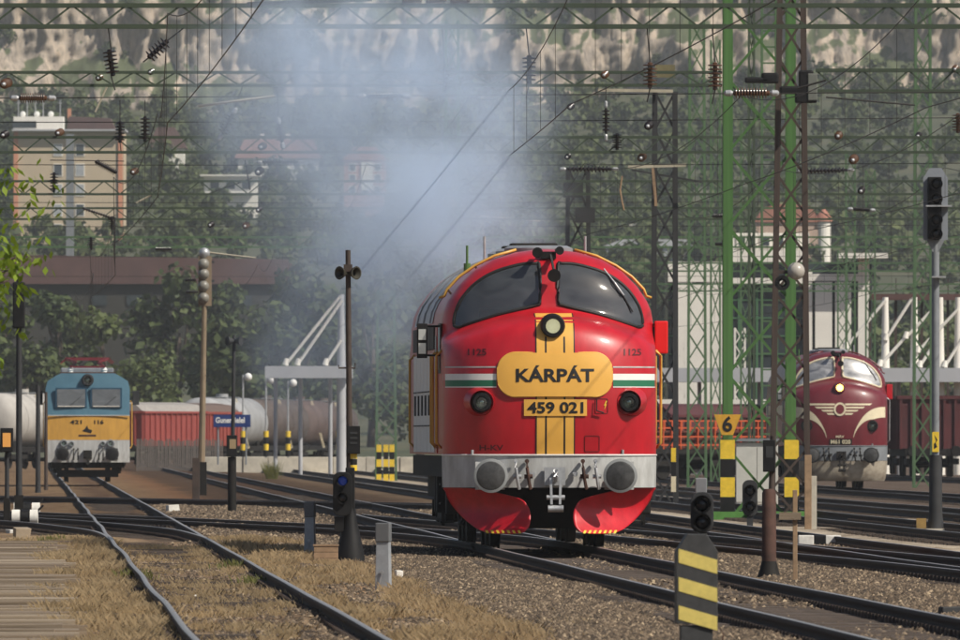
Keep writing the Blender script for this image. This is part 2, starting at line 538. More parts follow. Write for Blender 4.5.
def rock_material():
    m = bpy.data.materials.new('pale_limestone')
    m.use_nodes = True
    nt = m.node_tree; L = nt.links
    b = nt.nodes['Principled BSDF']
    b.inputs['Roughness'].default_value = 0.95
    tc = nt.nodes.new('ShaderNodeTexCoord')
    def nz(sc, st=(1, 1, 1)):
        mp = nt.nodes.new('ShaderNodeMapping'); mp.inputs['Scale'].default_value = st
        L.new(tc.outputs['Object'], mp.inputs[0])
        n = nt.nodes.new('ShaderNodeTexNoise'); n.inputs['Scale'].default_value = sc; n.inputs['Detail'].default_value = 7; n.inputs['Roughness'].default_value = 0.65
        L.new(mp.outputs[0], n.inputs['Vector'])
        return n.outputs[0]
    def rp(src, stops):
        r = nt.nodes.new('ShaderNodeValToRGB'); el = r.color_ramp.elements
        el[0].position, el[0].color = stops[0][0], (*stops[0][1], 1)
        el[1].position, el[1].color = stops[-1][0], (*stops[-1][1], 1)
        for p, c in stops[1:-1]:
            e = el.new(p); e.color = (*c, 1)
        L.new(src, r.inputs[0]); return r.outputs[0]
    c1 = rp(nz(0.26, (1, 1, 0.4)), [(0.3, (0.20, 0.175, 0.15)), (0.44, (0.30, 0.255, 0.21)), (0.58, (0.42, 0.35, 0.275)), (0.74, (0.38, 0.29, 0.205))])
    c2 = rp(nz(1.1, (1, 1, 0.35)), [(0.33, (0.5, 0.5, 0.5)), (0.5, (1, 1, 1)), (0.75, (1.25, 1.22, 1.2))])
    mu = nt.nodes.new('ShaderNodeVectorMath'); mu.operation = 'MULTIPLY'
    L.new(c1, mu.inputs[0]); L.new(c2, mu.inputs[1])
    # scrub growing on the ledges: where the rock lies flat
    g = nt.nodes.new('ShaderNodeNewGeometry')
    sp = nt.nodes.new('ShaderNodeSeparateXYZ'); L.new(g.outputs['Normal'], sp.inputs[0])
    ad = nt.nodes.new('ShaderNodeMath'); ad.operation = 'MULTIPLY_ADD'; ad.inputs[1].default_value = 0.9
    L.new(nz(0.22), ad.inputs[0]); L.new(sp.outputs['Z'], ad.inputs[2])
    mk = nt.nodes.new('ShaderNodeMapRange'); mk.inputs['From Min'].default_value = 1.0; mk.inputs['From Max'].default_value = 1.12
    L.new(ad.outputs[0], mk.inputs[0])
    mx = nt.nodes.new('ShaderNodeMix'); mx.data_type = 'RGBA'
    L.new(mk.outputs[0], mx.inputs[0]); L.new(mu.outputs[0], mx.inputs[6]); mx.inputs[7].default_value = (0.075, 0.09, 0.04, 1)
    L.new(mx.outputs[2], b.inputs['Base Color'])
    return m

def cliff():
    nx, nt_ = 560, 80
    xs = np.linspace(-170, 170, nx)
    ts = np.linspace(0, 1, nt_)
    X = np.zeros((nt_, nx)); Y = X.copy(); Z = X.copy()
    for j, t in enumerate(ts):
        for i, x in enumerate(xs):
            z = 62 + 40 * t + 3.0 * math.sin(x * 0.03)
            r = noise.fractal(Vector((x * 0.055, 3.1, z * 0.045)), 0.9, 2.1, 5)
            r2 = noise.ridged_multi_fractal(Vector((x * 0.16, 9.0, z * 0.04)), 0.8, 2.2, 4, 1.0, 2.0)
            X[j, i] = x + 0.8 * noise.noise(Vector((x * 0.2, 0, z * 0.2)))
            Y[j, i] = 2985 + 16 * t + 6 * r - 2.6 * r2 + 2.0 * math.sin(t * 14 + x * 0.05) + 2.0 * noise.fractal(Vector((x * 0.4, 1.0, z * 0.12)), 0.8, 2.1, 3)
            Z[j, i] = z
    return X, Y, Z
CX, CY, CZ = cliff()
tag(add('cliff', grid_mesh('cliff', CX, CY, CZ, rock_material(), smooth=False)), kind='structure')

# ---------------------------------------------------------------- foliage
def leaf_material(name, dark, light, trans=0.25):
    m = bpy.data.materials.new(name)
    m.use_nodes = True
    nt = m.node_tree; L = nt.links
    b = nt.nodes['Principled BSDF']
    b.inputs['Roughness'].default_value = 0.6
    b.inputs['Specular IOR Level'].default_value = 0.25
    g = nt.nodes.new('ShaderNodeNewGeometry')
    at = nt.nodes.new('ShaderNodeAttribute'); at.attribute_name = 'tint'
    mi = nt.nodes.new('ShaderNodeMath'); mi.operation = 'MULTIPLY_ADD'; mi.inputs[1].default_value = 0.4
    L.new(g.outputs['Random Per Island'], mi.inputs[0])
    s = nt.nodes.new('ShaderNodeMath'); s.operation = 'MULTIPLY'; s.inputs[1].default_value = 0.6
    L.new(at.outputs['Fac'], s.inputs[0]); L.new(s.outputs[0], mi.inputs[2])
    r = nt.nodes.new('ShaderNodeValToRGB')
    r.color_ramp.elements[0].color = (*dark, 1); r.color_ramp.elements[1].color = (*light, 1)
    L.new(mi.outputs[0], r.inputs[0])
    L.new(r.outputs[0], b.inputs['Base Color'])
    tr = nt.nodes.new('ShaderNodeBsdfTranslucent')
    L.new(r.outputs[0], tr.inputs[0])
    mx = nt.nodes.new('ShaderNodeMixShader'); mx.inputs[0].default_value = trans
    L.new(b.outputs[0], mx.inputs[1]); L.new(tr.outputs[0], mx.inputs[2])
    L.new(mx.outputs[0], nt.nodes['Material Output'].inputs[0])
    return m
M_forest = leaf_material('mixed_woodland_leaves', (0.026, 0.045, 0.018), (0.13, 0.155, 0.055))
M_leaf = leaf_material('broad_leaves', (0.032, 0.055, 0.02), (0.14, 0.17, 0.055))
M_walnut = leaf_material('fresh_green_leaves', (0.08, 0.15, 0.014), (0.32, 0.42, 0.04), 0.4)
M_bark = mat('bark', (0.07, 0.052, 0.038), 0.95, var=0.35, scale=6)

def leaf_cloud(centres, radii, n, size, aspect=0.6, rng=RNG):
    """n quads spread through lobes; returns (v, f, tint)"""
    k = rng.integers(0, len(centres), n)
    u = rng.normal(size=(n, 3)); u /= np.linalg.norm(u, axis=1, keepdims=True)
    rr = rng.random(n) ** 0.45
    c = centres[k] + u * (rr[:, None] * radii[k])
    nrm = u * 0.7 + rng.normal(size=(n, 3)) * 0.6 + np.array([0, 0, 0.5])
    nrm /= np.linalg.norm(nrm, axis=1, keepdims=True)
    t = np.cross(nrm, rng.normal(size=(n, 3))); t /= np.linalg.norm(t, axis=1, keepdims=True)
    w = np.cross(nrm, t)
    s = size * (0.6 + 0.8 * rng.random(n))[:, None]
    q = np.stack([c - t * s, c - w * s * aspect, c + t * s, c + w * s * aspect], 1)
    return q.reshape(-1, 3), np.arange(4 * n).reshape(n, 4), np.repeat(0.5 + 0.0 * rr, 1)

def tinted(me, tint):
    a = me.attributes.new('tint', 'FLOAT', 'FACE')
    a.data.foreach_set('value', np.asarray(tint, dtype=np.float32))

def crown_lobes(h, w, n, rng):
    """lobes of a crown of height h and width w standing on the origin's trunk"""
    cs, rs = [], []
    for i in range(n):
        a = rng.random() * 2 * math.pi
        t = rng.random()
        z = h * (0.28 + 0.62 * t)
        rad = w * 0.5 * (0.25 + 0.75 * math.sin(math.pi * min(1, 0.2 + 0.75 * t))) * rng.random() ** 0.5 * 0.75
        r = w * (0.15 + 0.13 * rng.random())
        cs.append((rad * math.cos(a), rad * math.sin(a), z)); rs.append((r, r, r * 0.8))
    return np.array(cs), np.array(rs)

def woodland():
    """the far wooded hillside, one mass"""
    rng = np.random.default_rng(5)
    temps = []
    for _ in range(7):
        c, r = crown_lobes(7.0, 6.5, 9, rng)
        v, f, _t = leaf_cloud(c, r, 230, 0.55, 0.7, rng)
        temps.append(v)
    V, T = [], []
    def put(x, d, z, s, tint):
        v = temps[rng.integers(0, 7)].copy()
        a = rng.random() * 6.28
        ca, sa = math.cos(a), math.sin(a)
        vx = v[:, 0] * ca - v[:, 1] * sa; vy = v[:, 0] * sa + v[:, 1] * ca
        V.append(np.stack([vx * s + x, vy * s + d, v[:, 2] * s * (0.85 + 0.4 * rng.random()) + z - 1.5], 1))
        T.append(np.full(len(v) // 4, tint))
    d = 1650.0
    while d < 3000:
        half = 0.030 * d + 26
        x = -half
        while x < half:
            xx, dd = x + rng.normal() * 1.5, d + rng.normal() * 10
            big = noise.noise(Vector((xx * 0.03, dd * 0.006, 0)))
            if big > -0.42:
                put(xx, dd, float(hill_h(xx, dd)), 0.55 + 0.5 * rng.random() + 0.25 * big, np.clip(0.42 + 0.5 * big + 0.25 * rng.normal(), 0, 1))
            x += 4.0 + 3.2 * rng.random()
        d += 34
    for _ in range(1100):                       # scrub on the cliff ledges
        j, i = rng.integers(0, CX.shape[0]), rng.integers(0, CX.shape[1])
        if noise.noise(Vector((CX[j, i] * 0.045 + 7, CZ[j, i] * 0.1, 2.0))) > 0.14 or j < 12:
            put(CX[j, i], CY[j, i] - 1, CZ[j, i] - 1.0, 0.25 + 0.4 * rng.random(), np.clip(0.4 + 0.3 * rng.normal(), 0, 1))
    V = np.concatenate(V); T = np.concatenate(T)
    me = np_mesh('hillside_woodland', V, np.arange(len(V)).reshape(-1, 4), M_forest)
    tinted(me, T)
    return tag(add('hillside_woodland', me), 'dense green woodland covering the hillside below the cliffs', 'woodland', kind='stuff')
woodland()

def tree_meshes(h, w, seed, n=1500, leaf=0.32, lobes=13, m=M_leaf):
    rng = np.random.default_rng(seed)
    c, r = crown_lobes(h, w, lobes, rng)
    v, f, _t = leaf_cloud(c, r, n, leaf, 0.7, rng)
    me = np_mesh('crown', v, f, m)
    tinted(me, np.clip(rng.normal(0.45, 0.05, n) + 0.55 * (rng.random() - 0.5), 0, 1))
    tb = MB()
    tb.lathe((0, 0, -0.3), (0.1, 0, h * 0.6), [(0, w * 0.05), (0.3, w * 0.035), (1, w * 0.012)], 8)
    for k in range(6):
        q = c[k % len(c)]
        z0 = h * (0.2 + 0.06 * k)
        tb.tube([(0, 0, z0), (q[0] * 0.5, q[1] * 0.5, (z0 + q[2]) * 0.5), tuple(q)], w * 0.012, 5)
    return me, tb.mesh('trunk', M_bark, smooth=True)

TREES = [tree_meshes(11.5, (9.0, 7.5, 10.0, 8.0, 9.0, 7.0)[k], 40 + k, 1700, lobes=(13, 10, 16, 11, 9, 12)[k]) for k in range(6)]
def tree(px, D, scale, kind, label, group='trees beyond the far platform'):
    x = (px - 480) * D / F
    t = thing('broadleaf_tree', label, 'tree', (x, D, float(max(-0.2, hill_h(x, D))) if D > 1300 else -0.2), random.random() * 6, group)
    scale *= 1.0 + 0.3 * (px < 420)
    t.scale = (scale, scale, scale * random.uniform(0.92, 1.08))
    add('crown', TREES[kind][0], t); add('trunk', TREES[kind][1], t)
for k, (px, D, s) in enumerate([(-30, 1400, 1.05), (28, 1330, 0.72), (62, 1430, .95), (110, 1340, 0.85), (148, 1290, 0.62), (178, 1450, 1.1), (225, 1380, .92), (262, 1330, .95),
        (300, 1440, 1.0), (330, 1300, .8), (372, 1390, 1.02), (420, 1340, 0.9), (455, 1450, 1.0), (515, 1380, .9), (570, 1420, 0.95), (622, 1330, .9), (668, 1460, .95),
        (712, 1390, .8), (905, 1300, 0.9), (950, 1360, 1.0), (985, 1290, .9), (872, 1420, .95), (795, 1440, .9)]):
    tree(px, D, s, (k * 5 + k // 6) % 6, 'dark green leafy tree in the row behind the trains and platform roofs' if px < 600 else 'shaded green tree behind the white station building')

# young tree reaching in at the left edge
def edge_tree():
    D = 150.0
    base = Vector((-5.9, D, -0.1))
    t = thing('young_walnut_tree', 'bright green long-leaved tree reaching in at the left edge', 'tree', base)
    rng = np.random.default_rng(3)
    tb = MB()
    tb.lathe((0, 0, -0.2), (0.1, 0, 4.4), [(0, 0.11), (0.5, 0.075), (1, 0.02)], 8)
    V = []
    for k in range(150):
        z0 = 1.3 + 2.5 * rng.random()
        a = rng.normal() * 1.0 if k < 62 else rng.random() * 6.28
        ln = (1.05 + 0.8 * rng.random()) * (1.0 - 0.3 * abs(z0 - 2.9) / 1.5)
        p0 = np.array([0.05, 0, z0]); p1 = p0 + ln * np.array([math.cos(a), math.sin(a), 0.42])
        mid = (p0 + p1) / 2 + np.array([0, 0, 0.12])
        if k % 3 == 0:
            tb.tube([tuple(p0), tuple(mid), tuple(p1)], 0.013, 5)
        for j in range(64):                       # leaflets hanging along the outer two thirds of the twig
            u = 0.35 + 0.75 * rng.random()
            c = (1 - u) ** 2 * p0 + 2 * u * (1 - u) * mid + u * u * p1 + rng.normal(size=3) * 0.09
            ang = rng.random() * 6.28
            dr = np.array([math.cos(ang) * 0.7, math.sin(ang) * 0.5, -0.45 - 0.5 * rng.random()]); dr /= np.linalg.norm(dr)
            sd = np.cross(dr, np.array([rng.normal(), rng.normal(), 1.5])); sd /= np.linalg.norm(sd)
            L = 0.085 + 0.055 * rng.random(); wd = L * 0.23
            V.append([c, c + dr * L * 0.45 + sd * wd, c + dr * L, c + dr * L * 0.45 - sd * wd])
    V = np.array(V).reshape(-1, 3)
    me = np_mesh('crown', V, np.arange(len(V)).reshape(-1, 4), M_walnut)
    tinted(me, np.clip(RNG.normal(0.5, 0.2, len(V) // 4), 0, 1))
    add('crown', me, t)
    tb.build('trunk', M_bark, t, smooth=True)
edge_tree()

# ---------------------------------------------------------------- railway tracks
M_railtop = mat('polished_rail_head', (0.40, 0.375, 0.35), 0.38, metal=0.6, var=0.2, scale=4)
M_rail = mat('rusty_rail_side', (0.042, 0.028, 0.022), 0.85, var=0.3, scale=3)
M_sleeper = mat('oily_timber_sleeper', (0.07, 0.052, 0.04), 0.9, var=0.35, scale=5)
M_fast = mat('rail_fastening_iron', (0.085, 0.062, 0.05), 0.8, var=0.3)

PROFILE = [(-0.036, -0.012), (-0.028, 0.0), (0.028, 0.0), (0.036, -0.012), (0.034, -0.042), (0.010, -0.055), (0.010, -0.135), (0.068, -0.152), (0.068, -0.168), (-0.068, -0.168), (-0.068, -0.152), (-0.010, -0.135), (-0.010, -0.055), (-0.034, -0.042)]
def rail_mesh(xf, zf, d0, d1, step):
    ds = np.arange(d0, d1 + step, step)
    n = len(PROFILE)
    v = np.zeros((len(ds), n, 3))
    for k, (a, b) in enumerate(PROFILE):
        v[:, k, 0] = xf(ds) + a; v[:, k, 1] = ds; v[:, k, 2] = zf(ds) + b
    i = np.arange(len(ds) - 1)[:, None] * n
    k = np.arange(n)[None, :]; k2 = (k + 1) % n
    f = np.stack([(i + k).ravel(), (i + k2).ravel(), (i + n + k2).ravel(), (i + n + k).ravel()], 1)
    me = np_mesh('rail', v.reshape(-1, 3), f, M_rail)
    me.materials.append(M_railtop)
    mi = np.zeros(len(f), dtype=np.int32).reshape(-1, n); mi[:, 1] = 1
    me.polygons.foreach_set('material_index', mi.ravel())
    return me

def wob(seed, a):
    r = random.Random(seed)
    ph = [r.random() * 6.28 for _ in range(4)]
    return lambda d: a * (0.8 * np.sin(d * 0.19 + ph[0]) + 0.08 * np.sin(d * 0.43 + ph[1]) + 0.9 * np.sin(d * 0.083 + ph[2]))

def track(label, xf, d0, d1, step=2.5, lat=0.004, ver=0.003, sleepers=None, each=None, seed=1):
    """rails as parts; sleepers one by one where they show (each = range), the rest joined"""
    t = thing('railway_track', label, 'track', (0, 0, 0))
    for s in (-1, 1):
        wl, wv = wob(seed * 10 + s, lat), wob(seed * 10 + s + 5, ver)
        add('rail', rail_mesh(lambda d: xf(d) + s * 0.7535 + wl(d), lambda d: wv(d) + 0 * d, d0, d1, step), t)
    box = MB().box((0, 0, -0.05), (2.5, 0.25, 0.15)).mesh('sleeper', M_sleeper, bevel=0.015)
    if each:
        for d in np.arange(each[0], each[1], 0.62):
            o = add('sleeper', box, t, loc=(float(xf(d)) + random.uniform(-.03, .03), d, -0.172 + random.uniform(-.006, .006)))
            o.rotation_euler = (0, 0, R(1.6) + random.uniform(-.01, .01))
    if sleepers:
        mb = MB()
        for d in np.arange(sleepers[0], sleepers[1], 0.65):
            mb.box((float(xf(d)) + random.uniform(-.04, .04), d, -0.222 + random.uniform(-.01, .008)), (2.5, 0.25, 0.15), R(1.6))
        tag(mb.build('sleepers', M_sleeper, t), kind='stuff')
    if each or sleepers:
        a = each or sleepers
        mb = MB()
        for d in np.arange(a[0], min(a[1], 330), 0.62):
            for s in (-1, 1):
                for e in (-0.085, 0.085):
                    mb.box((float(xf(d)) + s * 0.7535 + e, d, -0.128), (0.065, 0.15, 0.08))
        tag(mb.build('rail_fastenings', M_fast, t), kind='stuff')
    return t

def lin(x0, k):
    return lambda d: x0 - k * np.asarray(d, dtype=float)
def spline(pts):
    ds = np.array([p[0] for p in pts]); xs = np.array([p[1] for p in pts])
    fine = np.linspace(ds[0], ds[-1], 300)
    y = np.interp(fine, ds, xs)
    for _ in range(3):
        yy = np.convolve(np.pad(y, 12, mode='reflect', reflect_type='odd'), np.ones(25) / 25, mode='valid'); y = yy
    return lambda d: np.interp(d, fine, y)
KS = 0.0275
X_T1, X_TL, X_R1, X_R2, X_R3, X_R4, X_R5 = lin(7.24, KS), lin(2.06, 0.0283), lin(11.94, KS), lin(16.0, KS), lin(19.7, KS), lin(25.0, KS), lin(35.9, KS)
track('main track under the red locomotive running out at bottom right', X_T1, 60, 1100, each=(112, 285), sleepers=(285, 480), seed=1, lat=0.003, ver=0.003)
track('wavy rusty track through dry grass at bottom left, ending under blue locomotive', X_TL, 60, 1100, step=1.5, sleepers=(100, 420), seed=2, lat=0.010, ver=0.006)
track('track just right of the red locomotive', X_R1, 60, 1100, sleepers=(150, 420), seed=3)
track('second track to the right of the red locomotive', X_R2, 60, 1000, sleepers=(200, 450), seed=4)
track('track in front of the grey signal mast at right', X_R3, 60, 1000, sleepers=(240, 460), seed=5)
track('track carrying the maroon locomotive', X_R4, 100, 1000, sleepers=(330, 520), seed=6)
track('track carrying the dark red goods wagon at right edge', X_R5, 250, 900, seed=7)
track('dark ladder track crossing the grassy track at left, nearer one', spline([(470, -30), (420, -22.0), (339, -10.2), (289, -2.9), (262, -0.2), (240, 0.62), (225, 1.05), (215, 1.33)][::-1]), 238, 440, sleepers=(240, 400), seed=8)
track('dark ladder track crossing the grassy track at left, farther one', spline([(490, -27), (460, -20), (426, -11.6), (399, -4.8), (380, -0.7), (360, 1.4), (340, 2.59), (320, 3.14)][::-1]), 342, 480, sleepers=(345, 470), seed=9)
track('connecting track of the turnout right of the striped post', spline([(360, -2.66), (330, -1.83), (300, 0.2), (264, 2.5), (215, 5.25), (187, 6.65), (170, 7.27), (155, 7.68)][::-1]), 172, 328, sleepers=(180, 325), seed=10)
track('dark turnout track joining the grassy track from the left', spline([(360, -15), (340, -12.5), (320, -10), (299, -7.7), (275, -5.95), (255, -5.16), (240, -4.73), (225, -4.31)][::-1]), 242, 350, sleepers=(245, 345), seed=11)

# ================================================================== LOCOMOTIVES
def catmull(pts, n):
    pts = np.array(pts, dtype=float)
    p = np.vstack([2 * pts[0] - pts[1], pts, 2 * pts[-1] - pts[-2]])
    out = []
    m = len(pts) - 1
    for t in np.linspace(0, m - 1e-6, n):
        i = int(t); u = t - i
        a, b, c, d = p[i], p[i + 1], p[i + 2], p[i + 3]
        out.append(0.5 * (2 * b + (c - a) * u + (2 * a - 5 * b + 4 * c - d) * u * u + (3 * b - a - 3 * c + d) * u ** 3))
    return np.array(out)

class Nose:
    """rounded bulldog nose: rows follow the centre-line profile, columns wrap round to the sides"""
    prof = [(1.33, 0.05), (1.7, 0.01), (2.1, 0.0), (2.5, 0.025), (2.78, 0.07), (2.98, 0.125), (3.13, 0.205), (3.24, 0.33), (3.31, 0.53), (3.355, 0.80), (3.44, 0.985), (3.7, 1.07), (3.9, 1.16), (4.03, 1.25), (4.13, 1.38), (4.21, 1.58), (4.26, 1.85), (4.29, 2.2), (4.30, 2.6)]
    def __init__(s):
        c = catmull(s.prof, 130)
        s.z, s.y = c[:, 0], c[:, 1]
        s.z = np.maximum.accumulate(s.z + np.arange(len(s.z)) * 1e-6)
        s.w = [(0.4, 1.45), (0.86, 1.515), (1.33, 1.535), (3.0, 1.535), (3.22, 1.532), (3.40, 1.50), (3.54, 1.44), (3.76, 1.29), (3.97, 1.08), (4.14, .79), (4.25, .44), (4.285, 0.18), (4.305, 0.01)]
    def bz(s, z):
        return np.interp(z, [1.9, 2.5, 3.0, 3.3, 3.7, 4.0, 4.2, 4.3], [0, 0.08, 0.27, 0.38, 0.31, 0.16, 0.05, 0.0])
    def width(s, zr):
        return np.interp(zr - s.bz(zr), [a for a, _ in s.w], [b for _, b in s.w])
    def wrap(s, zr):
        return np.interp(zr, [1.3, 2.6, 3.1, 3.4, 3.6, 4.1, 4.3], [1.05, 1.05, 1.0, 0.95, 0.9, 0.6, 0.2])
    def pt(s, zr, yr, u):
        w = s.width(zr); n = 2.35
        au = min(1.0, abs(u))
        return (w * u, yr + s.wrap(zr) * (1 - (1 - au ** n) ** (1 / n)), zr - s.bz(zr) * u * u)
    def surf(s, x, z):
        """forward face depth y at lateral x, height z"""
        lo, hi = 0.0, len(s.z) - 1.0
        def ev(t):
            i = int(min(t, len(s.z) - 2)); f = t - i
            zr = s.z[i] * (1 - f) + s.z[i + 1] * f; yr = s.y[i] * (1 - f) + s.y[i + 1] * f
            u = x / max(0.02, s.width(zr)); u = max(-1, min(1, u))
            return s.pt(zr, yr, u)
        if z < s.z[0]:
            return ev(0.0)[1]
        for _ in range(32):
            m = (lo + hi) / 2
            if ev(m)[2] < z: lo = m
            else: hi = m
        return ev(lo)[1]
NOSE = Nose()
LEN = 18.2

def in_poly(x, z, poly):
    c = False
    n = len(poly)
    for i in range(n):
        x1, z1 = poly[i]; x2, z2 = poly[(i + 1) % n]
        if (z1 > z) != (z2 > z) and x < (x2 - x1) * (z - z1) / (z2 - z1) + x1:
            c = not c
    return c

def smooth_poly(pts, n=8):
    """closed Catmull-Rom through pts"""
    p = np.array(pts); m = len(p); out = []
    for i in range(m):
        a, b, c, d = p[i - 1], p[i], p[(i + 1) % m], p[(i + 2) % m]
        for k in range(n):
            u = k / n
            out.append(0.5 * (2 * b + (c - a) * u + (2 * a - 5 * b + 4 * c - d) * u * u + (3 * b - a - 3 * c + d) * u ** 3))
    return [tuple(q) for q in out]

def shrink(poly, k):
    cx = sum(p[0] for p in poly) / len(poly); cz = sum(p[1] for p in poly) / len(poly)
    return [(cx + (x - cx) * k, cz + (z - cz) * k) for x, z in poly]

# windscreen outlines, read off the photograph at 70 px to the metre (x from the centre line, z above rail)
WSR = smooth_poly([(0.135, 4.04), (0.2, 4.075), (0.42, 4.06), (0.80, 3.945), (1.10, 3.745), (1.30, 3.47), (1.36, 3.22), (1.30, 3.165), (1.16, 3.205), (0.70, 3.35), (0.20, 3.475), (0.135, 3.55)], 5)
WSL = [(-x, z) for x, z in WSR][::-1]

def patch(rows, off, nc=24):
    """sheet lying on the nose; rows: list of (z, x0, x1)"""
    vs, fs = [], []
    for z, x0, x1 in rows:
        for k in range(nc + 1):
            x = x0 + (x1 - x0) * k / nc
            vs.append((x, NOSE.surf(x, z) - off, z))
    for i in range(len(rows) - 1):
        for k in range(nc):
            a = i * (nc + 1) + k
            fs.append((a, a + 1, a + nc + 2, a + nc + 1))
    return MB().add(vs, fs)

def poly_rows(poly, dz=0.03):
    z0, z1 = min(p[1] for p in poly), max(p[1] for p in poly)
    rows = []
    n = max(3, int((z1 - z0) / dz))
    for i in range(n + 1):
        z = z0 + 0.002 + (z1 - z0 - 0.004) * i / n
        xs = []
        for k in range(len(poly)):
            (xa, za), (xb, zb) = poly[k], poly[(k + 1) % len(poly)]
            if (za > z) != (zb > z):
                xs.append(xa + (z - za) / (zb - za) * (xb - xa))
        if len(xs) >= 2:
            rows.append((z, min(xs), max(xs)))
    return rows

def nose_text(name, txt, size, x, z, m, parent, off, width=None):
    vs, fs = text_shape(txt, size, width)
    return MB().add([(x + a, NOSE.surf(x + a, z + b) - off, z + b) for a, b in vs], fs).build(name, m, parent)

def nose_prism(name, poly2d, m, parent, off):
    return MB().add([(x, NOSE.surf(x, z) - off, z) for x, z in poly2d], [tuple(range(len(poly2d)))]).build(name, m, parent)

def round_rect(x0, x1, z0, z1, r, n=10):
    out = []
    for cx, cz, a0 in ((x1 - r, z1 - r, 0), (x0 + r, z1 - r, 90), (x0 + r, z0 + r, 180), (x1 - r, z0 + r, 270)):
        for k in range(n + 1):
            a = R(a0 + 90 * k / n)
            out.append((cx + r * math.cos(a), cz + r * math.sin(a)))
    return out

_SHELL = []
def shell_mesh(m):
    if _SHELL:
        me = _SHELL[0].copy(); me.materials.clear(); me.materials.append(m)
        return me
    """body shell with real windscreen openings, both ends alike"""
    us = np.sin(np.linspace(-1, 1, 121) * math.pi / 2 * 0.97) / math.sin(math.pi / 2 * 0.97)
    rows = list(range(0, len(NOSE.z)))
    nc = len(us)
    cl, cr = shrink(WSL, 0.985), shrink(WSR, 0.985)
    vs, fs = [], []
    for i in rows:
        for u in us:
            vs.append(NOSE.pt(NOSE.z[i], NOSE.y[i], u))
    for i in range(len(rows) - 1):
        for k in range(nc - 1):
            q = (i * nc + k, i * nc + k + 1, (i + 1) * nc + k + 1, (i + 1) * nc + k)
            cx = sum(vs[a][0] for a in q) / 4; cz = sum(vs[a][2] for a in q) / 4
            if cz > 3.05 and (in_poly(cx, cz, cl) or in_poly(cx, cz, cr)):
                continue
            fs.append(q)
    # sides and roof: carry the rim back to the middle of the locomotive
    rim = [i * nc for i in rows][::-1] + [i * nc + nc - 1 for i in rows]
    n0 = len(vs)
    for a in rim:
        vs.append((vs[a][0], LEN / 2, vs[a][2]))
    for k in range(len(rim) - 1):
        fs.append((rim[k + 1], rim[k], n0 + k, n0 + k + 1))
    n = len(vs)
    vs2 = vs + [(x, LEN - y, z) for x, y, z in vs]
    fs2 = fs + [tuple(i + n for i in f)[::-1] for f in fs]
    mb = MB().add(vs2, fs2)
    _SHELL.append(mb.mesh('body', m, smooth='auto'))
    return _SHELL[0]

def lamp(parent, x, z, r, y, depth, m_house, lit=None, name='headlight'):
    mb = MB()
    mb.lathe((x, y + depth, z), (x, y, z), [(0, r * 1.12), (0.55, r * 1.08), (0.9, r), (1.0, r * 0.93), (1.0, r * 0.66), (0.8, r * 0.62)], 28, cap=False)
    h = mb.build(name, m_house, parent, smooth='auto')
    MB().lathe((x, y + depth * 0.2, z), (x, y + depth * 0.75, z), [(0, r * 0.64), (0.5, r * 0.48), (1, r * 0.12)], 24).build('reflector', M_chrome if not lit else lit, h, smooth=True)
    MB().lathe((x, y + depth * 0.1, z), (x, y + depth * 0.03, z), [(0, r * 0.66), (0.6, r * 0.5), (1, r * 0.05)], 24).build('lens', M_lens, h, smooth=True)
    return h

def buffer(parent, x, z, y0, m_face, m_rim, m_body):
    b = MB()
    b.box((x, y0 - 0.02, z), (0.42, 0.04, 0.4))
    b.lathe((x, y0 - 0.04, z), (x, y0 - 0.36, z), [(0, 0.15), (0.55, 0.13), (0.56, 0.10), (1, 0.10)], 20)
    o = b.build('buffer', m_body, parent, smooth='auto')
    MB().lathe((x, y0 - 0.36, z), (x, y0 - 0.42, z), [(0, 0.2), (0.2, 0.242), (0.75, 0.245), (1.0, 0.20)], 36).build('rim', m_rim, o, smooth='auto')
    MB().lathe((x, y0 - 0.4195, z), (x, y0 - 0.428, z), [(0, 0.205), (1.0, 0.185)], 36).build('face', m_face, o, smooth='auto')
    return o

def wheelset(parent, y, r=0.5, m=M_soot):
    mb = MB()
    for s in (-1, 1):
        mb.lathe((s * 0.68, y, r), (s * 0.82, y, r), [(0, r + 0.03), (0.22, r + 0.03), (0.24, r), (1, r - 0.005)], 28)
    mb.cyl((-0.7, y, r), (0.7, y, r), 0.09)
    return mb.build('wheelset', m, parent, smooth='auto')

def bogie(parent, yc, base=3.6, n=3, w=1.02):
    mb = MB()
    for s in (-1, 1):
        mb.box((s * w, yc, 0.72), (0.14, base + 1.2, 0.26))
        for k in range(n):
            y = yc - base / 2 + base * k / (n - 1)
            mb.box((s * (w + 0.02), y, 0.5), (0.24, 0.42, 0.4))
            mb.cyl((s * (w + 0.14), y, 0.5), (s * (w + 0.2), y, 0.5), 0.13)
            mb.lathe((s * w, y + 0.45, 0.45), (s * w, y + 0.45, 0.85), [(0, .09), (1, .09)], 10)
            mb.box((s * 0.75, y - 0.62, 0.42), (0.09, 0.08, 0.5))
        mb.tube([(s * (w + 0.12), yc - base / 2 - 0.7, 0.55), (s * (w + 0.16), yc, 0.32), (s * (w + 0.12), yc + base / 2 + 0.7, 0.55)], 0.03)
    mb.box((0, yc - base / 2 - 0.55, 0.7), (2 * w, 0.16, 0.22)).box((0, yc + base / 2 + 0.55, 0.7), (2 * w, 0.16, 0.22))
    return mb.build('bogie', M_soot, parent)

